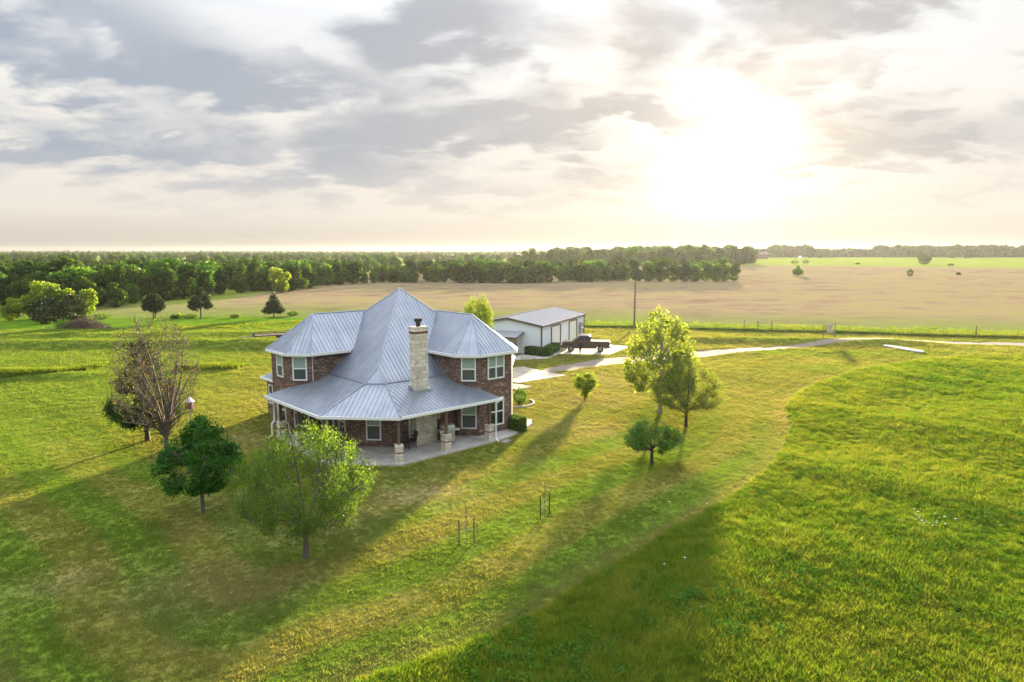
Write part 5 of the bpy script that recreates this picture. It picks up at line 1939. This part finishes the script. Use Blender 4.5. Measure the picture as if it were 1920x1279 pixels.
# tall meadow
P = polar_points(rg_, 190000, 15, 130, R(-46), R(46), lambda q: 1 / (1 + (q / 34) ** 2))
ins = inside(P, LAWN_POLY_S)
dl = seg_dist(P, LAWN_EDGE_S)
mead = (~ins) & (P[:, 1] < 92) & (P[:, 0] > -12 + 0 * P[:, 1])
leftm = (~ins) & (P[:, 0] <= -12)
keep = mead | leftm
P, dl = P[keep], dl[keep]
n_ = np.sin(P[:, 0] * .9) * np.sin(P[:, 1] * .8) + np.sin(P[:, 0] * .31 + 1) * np.sin(P[:, 1] * .37)
sc = rg_.uniform(.65, 1.25, len(P)) * (1 + .14 * n_) * np.clip(.85 + dl / 2.5, .85, 1)
sc[P[:, 0] < -12] *= .6
dist_ = np.hypot(P[:, 0], P[:, 1])
sc *= np.clip(dist_ / 50, 1, 1.3) * (1 + .22 * np.sin(P[:, 0] * .23 + 1.3 * np.sin(P[:, 1] * .17)) * np.sin(P[:, 1] * .29 + .8))
scatter_stuff('meadow_grass', np.column_stack([P, gz(P[:, 0], P[:, 1])]), sc, [grass_clump('clump', 34, .26, .17, MG, k, .011) for k in range(5)], 'tall lush green meadow grass beyond the mown lawn', seed=2)
# broad-leaved weeds among the near meadow
wc = []
WM = leaf_mat('weed_leaf', [(.15, (.022, .085, .012)), (.5, (.045, .135, .018)), (.9, (.085, .19, .028))], .35, 0.0)
for k in range(3):
    r = np.random.default_rng(700 + k)
    V, F = [], []
    for i in range(14):
        a, q, z = r.uniform(0, 6.28), r.uniform(.03, .16), r.uniform(.10, .30)
        c = np.array([q * math.cos(a), q * math.sin(a), z])
        d = np.array([math.cos(a), math.sin(a), r.uniform(-.3, .4)]) * r.uniform(.05, .09)
        w = np.array([-math.sin(a), math.cos(a), r.normal() * .3]) * .028
        o = len(V)
        V += [tuple(c - d * .2), tuple(c + d * .5 + w), tuple(c + d), tuple(c + d * .5 - w)]
        F.append((o, o + 1, o + 2, o + 3))
    me = bpy.data.meshes.new('weed')
    me.from_pydata(V, [], F)
    me.materials.append(WM)
    wc.append(bpy.data.objects.new('weed', me))
WP = polar_points(rg_, 5500, 16, 42, R(-40), R(42), lambda q: 1 / (1 + (q / 24) ** 2))
WP = WP[~inside(WP, LAWN_POLY_S)]
WP = WP[(np.sin(WP[:, 0] * .55 + 1) * np.sin(WP[:, 1] * .7 + WP[:, 0] * .2)) + rg_.normal(size=len(WP)) * .25 > .28]
scatter_stuff('meadow_weeds', np.column_stack([WP, gz(WP[:, 0], WP[:, 1])]), rg_.uniform(.8, 1.5, len(WP)), wc, 'broad leaved weeds growing in patches in the near meadow', 'weeds', seed=8)
# mown lawn
P = polar_points(rg_, 230000, 17, 150, R(-40), R(40), lambda q: 1 / (1 + (q / 28) ** 2))
ok = inside(P, LAWN_POLY_S) & ~inside(P, house_poly) & ~inside(P, drive_poly) & ~inside(P, apron_poly) & ~inside(P, pad_poly)
P = P[ok]
n_ = np.sin(P[:, 0] * 1.7 + np.sin(P[:, 1])) * np.sin(P[:, 1] * 1.9) + np.sin(P[:, 0] * .5 + 1) * np.sin(P[:, 1] * .6)
sc = rg_.uniform(.6, 1.3, len(P)) * (1 + .18 * n_) * np.clip(np.hypot(P[:, 0], P[:, 1]) / 46, 1, 2.1)
scatter_stuff('lawn_grass', np.column_stack([P, gz(P[:, 0], P[:, 1])]), sc, [grass_clump('tuft', 24, .085, .13, LG, 20 + k, .010) for k in range(5)], 'short mown olive green lawn grass around the house', seed=3,
              extra={'row': mow_rows(P[:, 0], P[:, 1], seg_dist(P, LAWN_EDGE_S)), 'worn': np.maximum(worn(P[:, 0], P[:, 1]), .30 * np.clip(1.25 - np.abs(seg_dist(P, LAWN_EDGE_S) - .5), 0, 1))})
# rank grass along the fence and along the ditch on the left
P1 = []
for (a, b) in zip(fl_[:-1], fl_[1:]):
    n = int(math.hypot(b[0] - a[0], b[1] - a[1]) * 110)
    t = rg_.uniform(size=n)
    P1.append(np.stack([a[0] + (b[0] - a[0]) * t, a[1] + (b[1] - a[1]) * t + .2 + np.abs(rg_.normal(size=n)) * 3.2], 1))
for a, b, w, nn in ((g_at(-60, 711), g_at(110, 700), .7, 2600), (g_at(110, 700), g_at(185, 689), .6, 1200), (g_at(335, 692), g_at(445, 689), .5, 700)):
    t = rg_.uniform(size=nn)
    P1.append(np.stack([a[0] + (b[0] - a[0]) * t, a[1] + (b[1] - a[1]) * t + rg_.normal(size=nn) * w], 1))
P1 = np.concatenate(P1)
scatter_stuff('rank_grass', np.column_stack([P1, gz(P1[:, 0], P1[:, 1])]), rg_.uniform(.9, 1.8, len(P1)), [grass_clump('rank', 26, .32, .25, MG, 40 + k, .018) for k in range(4)], 'rank green grass left standing along fence and ditch', seed=4)
# woods too far to tell tree from tree: crowns of six shapes on scattered points
for k, (nm, pts, lb) in enumerate(WOODS):
    A = np.array(pts)
    scatter_stuff(nm, np.column_stack([A[:, 0], A[:, 1], gz(A[:, 0], A[:, 1]) - .2]), A[:, 2] / 9.6, [bpy.data.objects.new('crown', wood_parts[q][0]) for q in range(6)] + [bpy.data.objects.new('crown', yel_parts[0][0])], lb, 'wood', seed=60 + k)
# pale flowers dotted in the meadow
fp = []
for u, v, n in ((1740, 982, 22), (1715, 972, 8), (1300, 960, 2), (1360, 1075, 2), (1250, 1060, 3), (1470, 1005, 2), (1330, 1130, 2), (1600, 700, 12), (1870, 975, 3)):
    x, y = g_at(u, v)
    for _ in range(n): fp.append((x + rg_.normal() * .7, y + rg_.normal() * .5))
fp = np.array(fp)
PF = simple('petal', (.75, .72, .66), .7)
fc = []
for k in range(3):
    mb = MB()
    for j in range(5):
        a = j * 1.2566 + k
        mb.add([(0, 0, .30), (.05 * math.cos(a - .5), .05 * math.sin(a - .5), .31), (.08 * math.cos(a), .08 * math.sin(a), .32), (.05 * math.cos(a + .5), .05 * math.sin(a + .5), .31)], [(0, 1, 2, 3)])
    mb.add([(-.005, 0, 0), (.005, 0, 0), (0, 0, .3)], [(0, 1, 2)])
    me = bpy.data.meshes.new('flower')
    me.from_pydata(mb.v, [], mb.f)
    me.materials.append(PF)
    fc.append(bpy.data.objects.new('flower', me))
scatter_stuff('wild_flowers', np.column_stack([fp, gz(fp[:, 0], fp[:, 1])]), rg_.uniform(.45, .75, len(fp)), fc, 'pale wild flowers dotted through the green meadow', 'flowers', seed=6)

# ------------------------------------------------------------------ air
hz = bpy.data.materials.new('haze')
hz.use_nodes = True
hz.node_tree.nodes.clear()
g = G(hz.node_tree)
pv = g.new('ShaderNodeVolumePrincipled')
pv.inputs['Color'].default_value = (.40, .42, .46, 1)
pv.inputs['Density'].default_value = 0.000085
pv.inputs['Anisotropy'].default_value = 0.5
ho_ = g.new('ShaderNodeOutputMaterial')
g.put(ho_.inputs['Volume'], pv.outputs[0])
hb_ = MB().box((0, 0, 13.5), (7600, 7600, 31.0)).build('haze', hz)
hb_.location = (0, 0, 0)
tag(hb_, None, None, None, 'stuff')

# faint smoke far off on the horizon
sm = bpy.data.materials.new('smoke')
sm.use_nodes = True
sm.node_tree.nodes.clear()
g = G(sm.node_tree)
pv = g.new('ShaderNodeVolumePrincipled')
pv.inputs['Color'].default_value = (.16, .17, .19, 1)
pv.inputs['Density'].default_value = 0.004
g.put(g.new('ShaderNodeOutputMaterial').inputs['Volume'], pv.outputs[0])
bms = bmesh.new()
for px_, pz_, rx_, rz_ in ((-1030, 42, 60, 9), (-985, 40, 55, 6), (-1085, 56, 45, 11), (-1120, 74, 26, 9), (-1150, 88, 20, 6)):
    r_ = bmesh.ops.create_icosphere(bms, subdivisions=3, radius=1)
    for v in r_['verts']:
        k = 1 + .25 * math.sin(v.co.x * 5 + px_) * math.cos(v.co.z * 4)
        v.co = Vector((px_ + v.co.x * rx_ * k, 2900 + v.co.y * 30, pz_ + v.co.z * rz_ * k))
me = bpy.data.meshes.new('smoke_plume')
bms.to_mesh(me)
bms.free()
me.materials.append(sm)
so = bpy.data.objects.new('smoke_plume', me)
COL.objects.link(so)
tag(so, 'faint grey smoke drifting above the horizon on the left', 'smoke', None, 'stuff')
